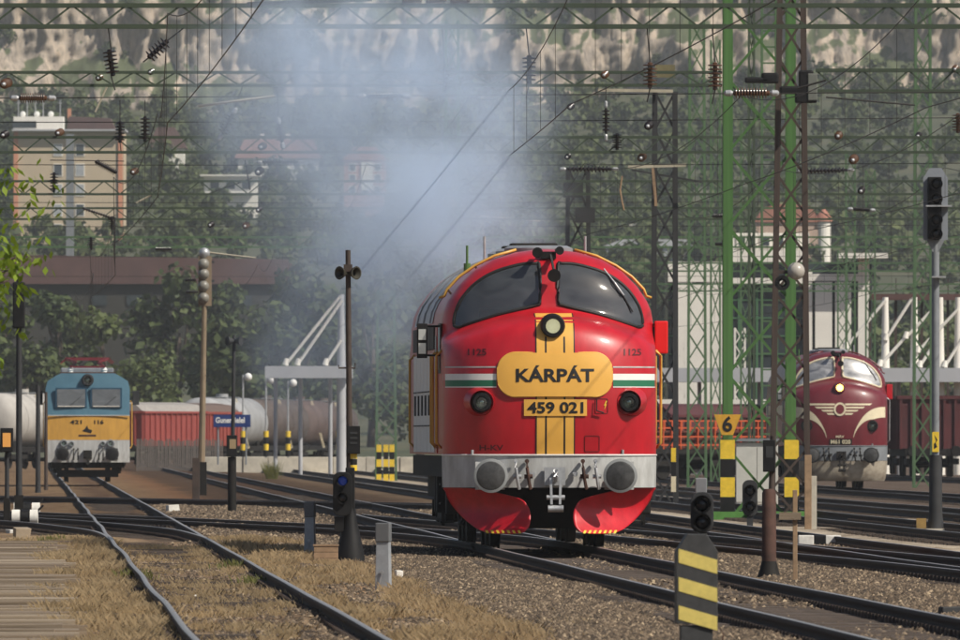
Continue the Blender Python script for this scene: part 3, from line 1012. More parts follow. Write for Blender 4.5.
def nohab(label, D, xf, livery):
    red = livery == 'red'
    X = float(xf(D)) + (0.075 if red else 0.0)
    t = thing('diesel_locomotive', label, 'locomotive', (X, D, 0.0), math.atan(KS) + (0.006 if red else 0.0))
    body = add('body', shell_mesh(M_red if red else M_maroon), t)
    # cab interior
    MB().prism([(-1.45, 2.0), (1.45, 2.0), (1.45, 3.3), (1.2, 3.72), (0.7, 4.1), (0.0, 4.2), (-0.7, 4.1), (-1.2, 3.72), (-1.45, 3.3)], 2.7, 2.75).build('bulkhead', M_interior, t)
    MB().box((0, 1.45, 2.9), (2.5, 0.5, 0.12)).box((-0.7, 1.3, 3.02), (0.8, 0.3, 0.2)).build('control_desk', M_interior, t)
    for s in (-1, 1):
        sm = MB().box((s * 0.72, 2.0, 2.75), (0.5, 0.5, 0.12)).box((s * 0.72, 2.22, 3.12), (0.5, 0.1, 0.65)).box((s * 0.72, 2.0, 2.3), (0.15, 0.15, 0.85))
        sm.build('seat', M_interior, t, bevel=0.03)
    # windscreens and rubber gaskets
    for poly in (WSL, WSR):
        pn = patch(poly_rows(poly), 0.012, 20).build('windscreen', M_glass if red else glass('glint_tinted_cab_glass', tint=(0.32, 0.32, 0.32), see=0.2, rough=0.34, ior=3.4), t, smooth=True)  # maroon engine's panes: pale tint imitates a sun glint
        pts = [(x, NOSE.surf(x, z) - 0.012, z) for x, z in poly]
        MB().tube(pts + pts[:2], 0.026 if red else 0.035, 6).build('gasket', M_rubber if red else M_cream, pn, smooth=True)
    # deflecting wiper on the right-hand pane
    def on(x, z, o): return (x, NOSE.surf(x, z) - o, z)
    for s in (1,) if red else (1,):
        wp = MB().tube([on(0.80, 4.0, 0.05), on(0.95, 3.8, 0.08), on(1.08, 3.62, 0.07)], 0.012).build('wiper', M_steel, t)
        MB().tube([on(0.87, 3.9, 0.045), on(1.02, 3.7, 0.05), on(1.21, 3.38, 0.045)], 0.011).build('blade', M_rubber, wp)
    if red:
        # yellow band down the nose with its two dark lines, name board and number board
        ys = [(z, -0.215, 0.315) for z in np.linspace(1.335, 3.36, 40)]
        patch(ys, 0.006, 14).build('yellow_band', M_yellow, t, smooth=True)
        for x in (-0.085, 0.18):
            patch([(z, x - 0.012, x + 0.012) for z in np.linspace(1.335, 3.02, 34)], 0.009, 1).build('band_line', M_lettering, t)
        for x in (-0.224, 0.322):
            patch([(z, x - 0.009, x + 0.009) for z in np.linspace(1.335, 3.36, 40)], 0.007, 1).build('band_edge', M_lettering, t)
        board = round_rect(-0.775, 0.865, 2.16, 2.79, 0.26)
        nb = patch(poly_rows(board, 0.02), 0.035, 34).build('name_board', M_yellow, t, smooth=True)
        pe = [(x, NOSE.surf(x, z) - 0.022, z) for x, z in board]
        MB().tube(pe + pe[:2], 0.014, 6).build('board_edge', M_yellow, nb, smooth=True)
        nose_text('lettering', 'KÁRPÁT', 0.255, 0.045, 2.49, M_lettering, nb, 0.042, 1.12)
        num = [(1.885, -0.40, 0.50), (1.95, -0.40, 0.50), (2.02, -0.40, 0.50), (2.085, -0.40, 0.50), (2.12, -0.40, 0.50)]
        nb2 = patch(num, 0.022, 20).build('number_board', M_yellow, t, smooth=True)
        nose_text('lettering', '459 021', 0.215, 0.05, 2.003, M_lettering, nb2, 0.029, 0.80)
        # white and green bands
        for z0, z1, m in ((2.398, 2.488, M_white), (2.308, 2.398, M_green), (2.292, 2.306, M_white), (2.575, 2.594, M_beam)):
            for xa, xb in ((-1.528, -0.79), (0.88, 1.528)):
                patch([(z, xa, xb) for z in (z0, (z0 + z1) / 2, z1)], 0.006, 26).build('stripe', m, t, smooth=True)
        nose_text('lettering', '1125', 0.13, -1.06, 2.80, M_maroon_ink, t, 0.008, 0.26)
        nose_text('lettering', '1125', 0.13, 1.17, 2.80, M_maroon_ink, t, 0.008, 0.26)
        nose_text('lettering', 'H-KV', 0.11, -0.86, 1.43, M_maroon_ink, t, 0.008, 0.34)
        nose_prism('warning_mark', [(0.775, 2.10), (0.745, 2.03), (0.765, 2.035), (0.75, 1.97), (0.788, 2.055), (0.768, 2.05), (0.795, 2.10)], M_sigyellow, t, 0.008)
        for poly in (round_rect(0.47, 0.68, 1.375, 1.60, 0.02, 3), round_rect(0.62, 0.80, 1.92, 2.13, 0.02, 3)):
            pe = [(x, NOSE.surf(x, z) - 0.004, z) for x, z in poly]
            MB().tube(pe + pe[:1], 0.006, 4).build('hatch_edge', M_maroon_ink, t)
        hd = MB().tube([on(0.64, 2.12, 0.05), on(0.64, 1.96, 0.06), on(0.74, 1.93, 0.06)], 0.012).build('handle', M_lettering, t)
        lamp(t, 0.02, 3.17, 0.165, NOSE.surf(0.02, 2.96) - 0.05, 0.34, M_black, emis('emitted_reflector_shine', (1.0, 0.80, 0.5), 0.9))  # headlamp is unlit; faint emission imitates the bright reflector
        for x in (-1.0, 1.11):
            y = NOSE.surf(x, 2.08)
            MB().lathe((x, y + 0.22, 2.09), (x, y - 0.10, 2.08), [(0, 0.27), (0.45, 0.23), (0.8, 0.185), (1, 0.17)], 28, cap=False).build('lamp_housing', M_red, t, smooth='auto')
            lamp(t, x, 2.08, 0.132, y - 0.13, 0.16, M_black)
    else:
        # winged emblem and cream moustache of the older livery
        for k, (wd, z) in enumerate(((0.95, 2.62), (0.72, 2.52), (0.52, 2.42), (0.36, 2.32))):
            for s in (-1, 1):
                patch([(z - 0.028, s * 0.16, s * wd), (z + 0.028, s * 0.16, s * (wd + 0.07))], 0.008, 14).build('wing_stripe', M_cream, t, smooth=True)
        nose_prism('emblem', [(0.19 * math.cos(a), 2.47 + 0.21 * math.sin(a)) for a in np.linspace(0, 6.1, 24)], M_cream, t, 0.03)
        nose_prism('emblem_centre', [(0.13 * math.cos(a), 2.47 + 0.15 * math.sin(a)) for a in np.linspace(0, 6.1, 20)], M_maroon, t, 0.036)
        for s in (-1, 1):
            pts = []
            for q in np.linspace(0, 1, 26):
                x = 0.42 + 1.03 * q
                zt = 1.62 + 0.92 * (1 - (1 - q) ** 2.6) ** 0.8
                zb = zt - 0.06 - 0.27 * min(1, q * 1.6)
                pts.append((s * x, zt, max(1.55, zb)))
            vs, fs = [], []
            for x, a, b in pts:
                vs += [(x, NOSE.surf(x, a) - 0.008, a), (x, NOSE.surf(x, b) - 0.008, b)]
            for k in range(len(pts) - 1):
                fs.append((2 * k, 2 * k + 1, 2 * k + 3, 2 * k + 2))
            MB().add(vs, fs).build('moustache_stripe', M_cream, t, smooth=True)
        nose_text('lettering', 'MÁV', 0.1, 0.0, 1.62, M_cream, t, 0.01, 0.26)
        np_ = patch([(1.36, -0.33, 0.38), (1.45, -0.33, 0.38), (1.54, -0.33, 0.38)], 0.015, 12).build('number_board', M_lettering, t)
        nose_text('lettering', 'M61 020', 0.17, 0.02, 1.45, M_cream, np_, 0.022, 0.62)
        lamp(t, 0.0, 3.14, 0.17, NOSE.surf(0.0, 2.95) - 0.05, 0.34, M_maroon, emis('lit_headlamp', (1.0, 0.55, 0.10), 14.0))
        for x in (-1.02, 1.02):
            y = NOSE.surf(x, 1.95)
            lamp(t, x, 1.95, 0.17, y - 0.08, 0.2, M_black)
    # bufferbeam skirt following the plan of the nose
    zb = 0.86
    vs, fs = [], []
    us = np.linspace(-1, 1, 61)
    for z, sc in ((1.327, 1.002), (1.28, 1.004), (zb, 1.0)):
        for u in us:
            p = NOSE.pt(1.33, 0.03, u)
            vs.append((p[0] * sc, p[1] + 0.0 if z > 1 else p[1] + 0.02, z))
    n = len(us)
    for i in range(2):
        for k in range(n - 1):
            fs.append((i * n + k, (i + 1) * n + k, (i + 1) * n + k + 1, i * n + k + 1))
    MB().add(vs, fs).build('buffer_beam', M_beam if red else M_darkgrey if False else M_beam if red else M_midgrey, t, smooth='auto')
    vs = [NOSE.pt(1.33, 0.0, u) for u in us]
    ed = MB().tube([(x * 1.004, y + 0.02, 1.325) for x, y, z in vs], 0.012, 6).build('beam_edge', M_white if red else M_midgrey, t)
    for x in (-0.88, 0.97):
        buffer(t, x, 1.03, NOSE.surf(x, 1.34) + 0.03, M_bufface, M_bufrim if red else M_black, M_beam if red else M_darkgrey)
    # couplings and hoses
    cp = MB()
    cp.box((0.04, -0.02, 1.02), (0.3, 0.06, 0.26)).bar((0.04, 0.0, 1.02), (0.04, -0.3, 1.0), 0.07, 0.12)
    cp.tube([(0.04, -0.28, 1.06), (0.04, -0.36, 1.1), (0.04, -0.4, 1.02), (0.04, -0.34, 0.96)], 0.035, 8)
    for s in (-1, 1):
        cp.bar((0.04 + s * 0.07, -0.33, 1.0), (0.04 + s * 0.06, -0.36, 0.62), 0.035, 0.06)
    cp.cyl((-0.09, -0.35, 0.72), (0.17, -0.35, 0.72), 0.035).cyl((-0.07, -0.36, 0.56), (0.15, -0.36, 0.56), 0.05)
    cp.build('screw_coupling', M_steel if red else M_soot, t, smooth='auto')
    for x in (-0.52, -0.36, 0.44, 0.62):
        hs = MB().cyl((x, 0.02, 1.24), (x, -0.08, 1.24), 0.03).tube([(x, -0.06, 1.24), (x, -0.13, 1.14), (x + 0.02, -0.14, 0.98), (x + 0.05, -0.08, 0.84)], 0.026, 6)
        hs.cyl((x - 0.04, -0.1, 1.02), (x + 0.08, -0.1, 1.02), 0.03)
        hs.build('brake_hose', M_steel if (red and x in (-0.52, 0.62)) else (M_rust if red else M_soot), t, smooth='auto')
    for x in (-0.28, 0.33):
        MB().box((x, -0.01, 1.05), (0.07, 0.05, 0.06)).cyl((x, -0.03, 1.05), (x, -0.09, 1.05), 0.028).build('air_cock', M_steel if red else M_soot, t)
    for x in (-1.13, 1.02):
        MB().cyl((x, NOSE.surf(x, 1.34) - 0.02, 1.33), (x, NOSE.surf(x, 1.34) - 0.02, 1.40), 0.02).build('lamp_bracket', M_steel, t)
    # frame, bogies
    MB().box((0, LEN / 2, 0.98), (2.5, LEN - 1.6, 0.6)).box((0, 1.5, 0.8), (1.9, 1.2, 0.5)).build('underframe', M_soot, t)
    MB().box((0, 1.15, 0.58), (2.1, 0.12, 0.62)).build('guard_dark_fill', M_soot, t)  # dark plate added so the space under the beam reads black
    MB().box((0, LEN / 2, 0.7), (2.6, 4.0, 0.75)).build('fuel_tank', M_soot, t, bevel=0.05)
    for yb in (3.9, LEN - 3.9):
        bogie(t, yb)
        for k in (-1.8, 0, 1.8):
            wheelset(t, yb + k, 0.52)
    if red:
        # snow plough blades: concave, swept back to the sides
        for s in (-1, 1):
            out = [(0.31, 0.50), (0.36, 0.62), (0.45, 0.70), (0.75, 0.78), (1.10, 0.845), (1.505, 0.865), (1.49, 0.80), (1.41, 0.62), (1.20, 0.38), (0.93, 0.215), (0.5, 0.20), (0.40, 0.23), (0.32, 0.33)]
            poly = smooth_poly(out, 3)
            def by(x, z):
                v = (z - 0.2) / 0.66
                return -0.2 + 1.12 * (x / 1.5) ** 1.3 + 0.16 * math.sin(math.pi * min(1, max(0, v))) - 0.10 * (1 - v)
            rows = poly_rows(poly, 0.022)
            vs, fs = [], []
            nc = 26
            for z, x0, x1 in rows:
                for k in range(nc + 1):
                    x = x0 + (x1 - x0) * k / nc
                    vs.append((s * x, by(x, z), z))
            for i in range(len(rows) - 1):
                for k in range(nc):
                    a = i * (nc + 1) + k
                    q = (a, a + 1, a + nc + 2, a + nc + 1)
                    fs.append(q if s > 0 else q[::-1])
            pl = MB().add(vs, fs).build('plough_blade', M_plow, t, smooth=True)
            so = pl.modifiers.new('plate', 'SOLIDIFY'); so.thickness = 0.012; so.offset = 0
            for k in range(7):
                x = 0.44 + 0.075 * k
                MB().add([(s * (x + a), by(x + a, z) - 0.012, z) for a, z in ((0, 0.206), (0.036, 0.206), (0.056, 0.25), (0.02, 0.25))], [(0, 1, 2, 3)]).build('hazard_mark', M_sigyellow if k % 1 == 0 else M_lettering, pl)
            MB().bar((s * 0.75, 0.9, 0.8), (s * 0.75, by(0.75, 0.6) + 0.12, 0.55), 0.06).bar((s * 1.2, 1.3, 0.8), (s * 1.2, by(1.2, 0.7) + 0.14, 0.65), 0.06).build('bracket', M_soot, pl)
    else:
        # pale valance below the beam
        vs, fs = [], []
        for z, q in ((0.855, 0.0), (0.6, 0.03), (0.34, 0.1), (0.22, 0.2)):
            for u in us:
                p = NOSE.pt(1.33, 0.06, u)
                vs.append((p[0] * (1 - 0.25 * q), p[1] + q, z))
        for i in range(3):
            for k in range(n - 1):
                fs.append((i * n + k, (i + 1) * n + k, (i + 1) * n + k + 1, i * n + k + 1))
        MB().add(vs, fs).build('valance', mat('stained_cream_paint', (0.5, 0.45, 0.36), 0.7, col2=(0.2, 0.16, 0.12), scale=2.5), t, smooth='auto')
    # roof furniture
    hn = MB()
    hn.box((0.0, 1.45, 4.20), (0.22, 0.22, 0.1)).lathe((-0.14, 1.35, 4.25), (-0.17, 0.98, 4.23), [(0, .035), (0.6, .042), (1, .078)], 14)
    hn.lathe((0.12, 1.35, 4.27), (0.15, 1.0, 4.26), [(0, .03), (0.6, .036), (1, .062)], 14)
    hn.build('horn', M_black, t, smooth='auto')
    MB().bar((0.02, 1.05, 4.2), (0.06, 0.9, 3.98), 0.03).lathe((0.06, 1.0, 3.93), (0.06, 0.78, 3.9), [(0, .05), (0.5, .07), (1, .095)], 16).build('loudspeaker', M_black, t, smooth='auto')
    for x, y in ((-0.83, 4.0), (-1.05, 5.0), (0.62, 3.6)):
        MB().cyl((x, y, 4.0), (x, y, 4.5 if y < 4.5 else 4.38), 0.018).cyl((x, y, 4.0), (x, y, 4.12), 0.05).build('aerial', M_steel if y < 4.5 else M_towergreen, t)
    ex = MB()
    for y in (7.2, 10.6):
        ex.box((0, y, 4.36), (0.7, 0.5, 0.16))
    ex.build('exhaust_stack', M_soot, t, bevel=0.03)
    for y in (5.2, 8.9, 12.4):
        MB().lathe((0, y, 4.25), (0, y, 4.38), [(0, 0.5), (0.7, 0.5), (1, 0.42)], 24).build('fan_housing', M_roofgrey, t, smooth='auto')
    gpts = [(w, z) for z, w in ((3.62, 1.46), (3.72, 1.42), (3.9, 1.25), (4.06, 1.02), (4.2, 0.74), (4.29, 0.42))]
    for s in (-1, 1):
        pts = [(s * 1.53, 2.55, 3.60)] + [(s * w, 2.5, z) for w, z in gpts]
        rl = MB().tube(pts, 0.021, 6).build('roof_rail', M_gold if red else M_maroon, t, smooth=True)
        for w, z in gpts[1::2]:
            MB().bar((s * w, 2.5, z), (s * w * 0.96, 2.5, z - 0.07), 0.03).build('standoff', M_rust if red else M_maroon, rl)
        rl2 = MB().tube([(s * x, y, z) for x, y, z in [(0.42, 1.95, 4.20), (0.74, 1.86, 4.08), (1.02, 1.78, 3.92), (1.24, 1.72, 3.72), (1.36, 1.68, 3.55)]], 0.011, 5).build('grab_rail', M_rust if red else M_maroon, t)
    if red:     # grey roof sheeting between the two cabs
        vs, fs = [], []
        sec = [(w * 1.006, z + 0.006) for z, w in ((3.24, 1.532), (3.40, 1.50), (3.54, 1.44), (3.76, 1.29), (3.97, 1.08), (4.14, .79), (4.25, .44), (4.31, 0.0))]
        sec = [(-a, b) for a, b in sec] + [(a, b) for a, b in sec[::-1][1:]]
        for y in (5.6, 14.3):
            vs += [(x, y, z) for x, z in sec]
        k_ = len(sec)
        for i in range(k_ - 1):
            fs.append((i, i + 1, k_ + i + 1, k_ + i))
        rf = MB().add(vs, fs).build('roof_sheeting', mat('pale_grey_roof_sheet', (0.50, 0.51, 0.53), 0.5, var=0.25, scale=2), t, smooth='auto')
        for i in range(3):
            y = 6.4 + 3.2 * i
            MB().tube([(x * 1.004, y, z + 0.01) for x, z in sec], 0.018, 5).build('roof_seam', M_roofgrey, rf)
    # side furniture: cab windows, doors, white panel work, handrails
    for s in (-1, 1):
        xw = s * 1.538
        def side_box(name, y0, y1, z0, z1, m, th=0.02, x=xw):
            return MB().box((x + s * th / 2, (y0 + y1) / 2, (z0 + z1) / 2), (th, y1 - y0, z1 - z0)).build(name, m, t)
        w = side_box('cab_window', 1.75, 2.75, 2.55, 3.2, M_glass, 0.012); side_box('sash', 1.7, 2.8, 2.5, 3.22, M_rubber, 0.006)
        d = side_box('cab_door', 3.05, 3.75, 1.35, 3.2, M_red if red else M_maroon, 0.016)
        side_box('door_window', 3.15, 3.65, 2.5, 3.05, M_glass, 0.024)
        if red:
            for k in range(6):
                y0 = 4.1 + 1.72 * k
                p = side_box('side_panel', y0, y0 + 1.62, 1.36, 2.80, M_white, 0.02)
                for zz in (1.75, 2.25):
                    MB().box((xw + s * 0.025, y0 + 0.81, zz), (0.012, 1.3, 0.02)).build('panel_joint', M_darkgrey, p)
                MB().box((xw + s * 0.03, y0 + 0.5, 2.05), (0.02, 0.36, 0.3)).build('latch', M_darkgrey, p)
            for k in range(6):
                side_box('louvre', 4.1 + 1.72 * k, 5.72 + 1.72 * k, 2.86, 3.2, M_darkgrey, 0.03)
        else:
            side_box('side_stripe', 1.3, LEN - 1.3, 2.3, 2.6, M_cream, 0.01)
        for y in (1.25, 3.0, 3.85, 14.4):
            MB().tube([(xw, y, 1.42), (xw + s * 0.075, y, 1.5), (xw + s * 0.075, y, 2.75), (xw, y, 2.83)], 0.022, 6).build('handrail', M_gold if red else M_steel, t, smooth=True)
        st = MB()
        for zz in (0.35, 0.62, 0.9):
            st.box((s * 1.4, 3.4, zz), (0.2, 0.6, 0.03))
        st.bar((s * 1.45, 3.1, 0.3), (s * 1.45, 3.1, 1.3), 0.03).bar((s * 1.45, 3.7, 0.3), (s * 1.45, 3.7, 1.3), 0.03)
        st.build('cab_steps', M_soot, t)
        # cables and skirts along the underframe
        MB().box((s * 1.42, LEN / 2, 1.16), (0.16, LEN - 3.2, 0.3)).build('side_sill', M_soot, t)
        for y in (1.5, 5.9, 6.8):
            MB().box((s * 1.38, y, 0.75), (0.18, 0.5, 0.55)).build('equipment_box', M_soot, t, bevel=0.03)
    # mirrors: framed pair on the left of the picture, red housing on the right
    mm = MB().box((-1.80, 1.9, 2.97), (0.15, 0.10, 0.50)).bar((-1.73, 1.9, 3.18), (-1.52, 1.9, 3.18), 0.03).bar((-1.73, 1.9, 2.76), (-1.52, 1.9, 2.76), 0.03).build('mirror', M_black, t, bevel=0.012)
    for zz in (3.06, 2.86):
        MB().box((-1.80, 1.845, zz), (0.105, 0.012, 0.155)).build('mirror_glass', mat('mirror_glass', (0.75, 0.78, 0.76), 0.25, metal=0.6, var=0.05), mm)
    MB().box((1.64, 1.75, 3.02), (0.19, 0.12, 0.47)).bar((1.52, 1.75, 3.18), (1.58, 1.75, 3.18), 0.03).build('mirror_housing', mat('bright_red_plastic', (0.75, 0.012, 0.012), 0.4, var=0.05) if red else M_red, t, bevel=0.02)
    return t
nohab('red diesel locomotive with yellow cross-shaped front and KÁRPÁT name board', 228.6, X_T1, 'red')
nohab('maroon and cream diesel locomotive with its headlamp lit', 500.0, X_R4, 'maroon')

def electric():
    D = 571.0
    t = thing('electric_locomotive', 'blue and yellow boxy electric locomotive on the left-hand track', 'locomotive', (float(X_TL(D)) + 0.1, D, 0), math.atan(0.0283))
    def sect(y, k=1.0):
        return [(-1.5 * k, y, 0.95), (1.5 * k, y, 0.95), (1.5 * k, y, 3.35), (1.43 * k, y, 3.6), (1.05 * k, y, 3.86), (-1.05 * k, y, 3.86), (-1.43 * k, y, 3.6), (-1.5 * k, y, 3.35)]
    def front(z, x):   # slight rake above the waist
        return (0.12 * max(0, z - 2.3)) + 0.06 * (x / 1.5) ** 2
    Lb = 15.5
    # body split at the waist: blue above, yellow below
    def loft(zs, m, name):
        mb = MB()
        xs = np.linspace(-1, 1, 15)
        def wid(z): return float(np.interp(z, [0.6, 3.35, 3.6, 3.8, 3.88], [1.5, 1.5, 1.43, 1.12, 0.95]))
        vs, fs = [], []
        n = len(xs)
        for z in zs:
            for u in xs:
                x = wid(z) * u
                vs.append((x, front(z, x), z))
        for z in zs:
            for u in (1, -1):
                vs.append((wid(z) * u, Lb, z))
        for i in range(len(zs) - 1):
            for k in range(n - 1):
                a = i * n + k
                fs.append((a, a + 1, a + n + 1, a + n))
            b = len(zs) * n + 2 * i
            fs.append((i * n + n - 1, b, b + 2, (i + 1) * n + n - 1))
            fs.append((b + 1, i * n, (i + 1) * n, b + 3))
            fs.append((b, b + 1, b + 3, b + 2))
        top = (len(zs) - 1) * n
        e = len(zs) * n + 2 * (len(zs) - 1)
        fs.append(tuple(range(top, top + n)) + (e, e + 1))
        return mb.add(vs, fs).build(name, m, t, smooth='auto')
    loft([2.36, 2.6, 3.0, 3.35, 3.5, 3.6, 3.7, 3.8, 3.88], M_blue, 'upper_body')
    loft([1.5, 1.9, 2.355], M_v43yellow, 'lower_body')
    loft([0.7, 1.1, 1.495], M_beam, 'skirt')
    for x in (-0.59, 0.66):
        w = MB().prism([(x - 0.56, 2.66), (x + 0.56, 2.66), (x + 0.56, 3.36), (x - 0.56, 3.36)], 0.02, 0.09).build('window_frame', mat('dark_blue_frame', (0.02, 0.07, 0.12), 0.5), t)
        MB().prism([(x - 0.50, 2.72), (x + 0.50, 2.72), (x + 0.50, 3.31), (x - 0.50, 3.31)], 0.008, 0.016).build('windscreen', glass('pale_cab_glass', tint=(0.16, 0.18, 0.2), see=0.1, rough=0.08, streak=0.2), t)
        MB().bar((x - 0.1, 0.0, 2.68), (x + 0.35, 0.0, 3.05), 0.018).build('wiper', M_rubber, t)
        MB().box((x, 0.0, 2.70), (0.95, 0.03, 0.03)).build('sill', M_whitewash, t)
    lamp(t, 0.0, 3.64, 0.2, -0.02, 0.3, M_darkgrey)
    MB().box((0, -0.005, 2.375), (3.0, 0.03, 0.03)).build('waist_band', M_beam, t)
    flat_text('lettering', '421', 0.19, (-0.42, -0.005, 2.14), M_lettering, t, 0.42)
    flat_text('lettering', '116', 0.19, (0.40, -0.005, 2.14), M_lettering, t, 0.34)
    MB().prism([(-0.2, 1.82), (0.12, 1.74), (0.16, 1.84), (0.02, 1.9), (-0.02, 2.02), (-0.1, 1.9)], -0.01, -0.004).build('emblem', M_lettering, t)
    MB().prism([(-0.32, 1.63), (0.3, 1.63), (0.3, 1.69), (-0.32, 1.69)], -0.01, -0.004).build('plate', M_rust, t)
    for x in (-0.85, 0.82):
        lamp(t, x, 1.38, 0.13, -0.08, 0.14, M_midgrey)
        lamp(t, x + (0.28 if x < 0 else -0.28), 1.36, 0.09, -0.06, 0.12, M_midgrey)
        b = buffer(t, x - 0.05 if x < 0 else x + 0.05, 1.0, 0.03, M_black, M_darkgrey, M_darkgrey)
    MB().box((0, -0.05, 0.98), (0.3, 0.2, 0.3)).bar((0, -0.25, 1.0), (0, -0.28, 0.6), 0.1).build('screw_coupling', M_soot, t)
    for x in (-0.5, -0.35, 0.4, 0.55):
        MB().tube([(x, -0.03, 1.2), (x, -0.14, 1.0), (x, -0.1, 0.78)], 0.03).build('brake_hose', M_soot, t)
    MB().box((0, Lb / 2, 0.75), (2.6, Lb - 0.8, 0.5)).build('underframe', M_soot, t)
    for yb in (3.6, Lb - 3.6):
        bogie(t, yb, 2.3, 2)
        for k in (-1.15, 1.15):
            wheelset(t, yb + k, 0.58)
    MB().box((0, 0.4, 0.3), (2.2, 0.1, 0.26)).build('guard_dark_fill', M_soot, t)
    for yb in (2.6, 12.4):
        p = MB()
        for s in (-1, 1):
            p.bar((s * 0.6, yb - 0.8, 4.12), (s * 0.6, yb + 0.9, 4.12), 0.06)
            p.bar((s * 0.6, yb + 0.9, 4.15), (s * 0.4, yb - 0.7, 4.30), 0.05)
            p.bar((s * 0.4, yb - 0.7, 4.30), (s * 0.75, yb + 0.6, 4.42), 0.04)
            p.bar((s * 0.75, yb + 0.6, 4.42), (s * 0.95, yb + 0.6, 4.28), 0.04)
        for y in (-0.8, 0.1, 0.9):
            p.bar((-0.62, yb + y, 4.12), (0.62, yb + y, 4.12), 0.05)
        p.bar((-0.8, yb + 0.6, 4.43), (0.8, yb + 0.6, 4.43), 0.06)
        pb = p.build('pantograph', M_panto, t)
        for s in (-1, 1):
            for y in (-0.7, 0.8):
                MB().lathe((s * 0.6, yb + y, 3.86), (s * 0.6, yb + y, 4.1), [(0, .08), (.2, .12), (.4, .08), (.6, .12), (.8, .08), (1, .07)], 10).build('roof_insulator', M_white if y < 0 else M_porcelain, pb)
    MB().box((0, 7.5, 3.98), (1.9, 6.5, 0.22)).build('roof_hatch', M_roofgrey, t, bevel=0.05)
    MB().box((0, 0.9, 3.9), (2.0, 0.5, 0.05)).build('roof_walkway', M_rust, t)
    for s in (-1, 1):
        MB().box((s * 1.72, 1.0, 3.0), (0.24, 0.1, 0.5)).bar((s * 1.5, 1.0, 3.2), (s * 1.7, 1.0, 3.2), 0.04).build('mirror', M_darkgrey, t, bevel=0.02)
        MB().tube([(s * 1.52, 0.5, 1.2), (s * 1.58, 0.5, 1.3), (s * 1.58, 0.5, 2.8), (s * 1.52, 0.5, 2.9)], 0.022).build('handrail', M_gold, t)
electric()

# ================================================================== GOODS WAGONS
M_tankgrey = mat('pale_grey_tank', (0.26, 0.265, 0.27), 0.6, col2=(0.38, 0.385, 0.39), scale=0.8)
M_tankbrown = mat('dusty_brown_tank', (0.06, 0.043, 0.034), 0.75, col2=(0.115, 0.088, 0.072), scale=0.8)
M_wagonred = mat('faded_red_wagon', (0.20, 0.035, 0.032), 0.7, col2=(0.34, 0.075, 0.06), stretch=(1, 3, 0.5), scale=0.8)
M_wagonorange = mat('orange_red_wagon', (0.50, 0.085, 0.025), 0.6, var=0.25, scale=1.0)
M_wagondark = mat('dark_red_wagon', (0.085, 0.018, 0.02), 0.7, var=0.3, scale=1.0)
def running_gear(t, L, w=1.3):
    MB().box((0, 0, 0.98), (2.3, L - 0.6, 0.28)).build('underframe', M_soot, t)
    for s in (-1, 1):
        y = s * (L / 2 - 2.2)
        mb = MB()
        for k in (-1, 1):
            mb.box((k * 1.0, y, 0.62), (0.12, 2.6, 0.24))
        mb.build('bogie', M_soot, t)
        for k in (-0.9, 0.9):
            wheelset(t, y + k, 0.46)
    for y, d in ((-L / 2, -1), (L / 2, 1)):
        for x in (-0.875, 0.875):
            MB().lathe((x, y - d * 0.3, 1.04), (x, y + d * 0.3, 1.04), [(0, .1), (0.8, .1), (0.82, .22), (1, .2)], 16).build('buffer', M_soot, t)

def tank_wagon(label, px, D, yaw, m, L=11.5, r=1.42, zc=2.42):
    t = thing('tank_wagon', label, 'tank wagon', ((px - 480) * D / F, D, 0), yaw, 'tank wagons of the goods train behind the platform')
    a = L / 2 - 0.5
    k = MB().lathe((0, -a, zc), (0, a, zc), [(0, 0.02), (0.004, 0.45), (0.015, 0.9), (0.035, 1.25), (0.06, r), (0.94, r), (0.965, 1.25), (0.985, 0.9), (0.996, 0.45), (1, 0.02)], 40)
    k.build('tank', m, t, smooth='auto')
    for q in (-0.6, -0.2, 0.2, 0.6):
        MB().lathe((0, q * a - 0.05, zc), (0, q * a + 0.05, zc), [(0, r + 0.015), (1, r + 0.015)], 40, cap=False).build('band', m, t)
    MB().lathe((0, 0, zc + r - 0.1), (0, 0, zc + r + 0.22), [(0, .35), (1, .35)], 18).build('dome', m, t)
    MB().box((0, 0, zc + r + 0.03), (0.7, 5.0, 0.04)).build('walkway', M_midgrey, t)
    for s in (-1, 1):
        lad = MB()
        for dx in (-0.2, 0.2):
            lad.bar((s * (r + 0.12), dx, 1.0), (s * (r * 0.55), dx, zc + r * 0.95), 0.04)
        for q in range(7):
            u = q / 6
            x = s * ((r + 0.12) * (1 - u) + r * 0.55 * u)
            lad.bar((x, -0.2, 1.0 + u * (zc + r * 0.95 - 1.0)), (x, 0.2, 1.0 + u * (zc + r * 0.95 - 1.0)), 0.03)
        lad.build('ladder', M_cream, t)
        MB().box((0, s * (a - 1.2), 1.2), (2.0, 0.5, 0.5)).build('saddle', M_soot, t)
    running_gear(t, L)
YAW = -math.atan(0.30)
def train_pt(px):     # the goods train recedes to the right behind the platform
    return float(np.interp(px, [-60, 0, 140, 225, 270, 310, 345, 400], [790, 815, 870, 905, 935, 975, 1020, 1090]))
tank_wagon('pale grey tank wagon behind the blue station sign', 222, 905, YAW * 0.9, M_tankgrey)
tank_wagon('brown tank wagon next behind the pale grey one', 266, 935, YAW * 0.85, M_tankbrown)
tank_wagon('brown tank wagon in the middle, with a cream ladder', 299, 965, YAW * 0.7, mat('rust_brown_tank', (0.085, 0.055, 0.045), 0.65, col2=(0.13, 0.09, 0.075), scale=0.8))
tank_wagon('brown tank wagon farthest along, beside the tall loudspeaker post', 323, 1000, YAW * 0.6, M_tankbrown)
tank_wagon('pale tank wagon left of the blue electric locomotive', 22, 815, YAW * 1.0, mat('dusty_pale_tank', (0.4, 0.38, 0.35), 0.6, var=0.15, scale=0.8))

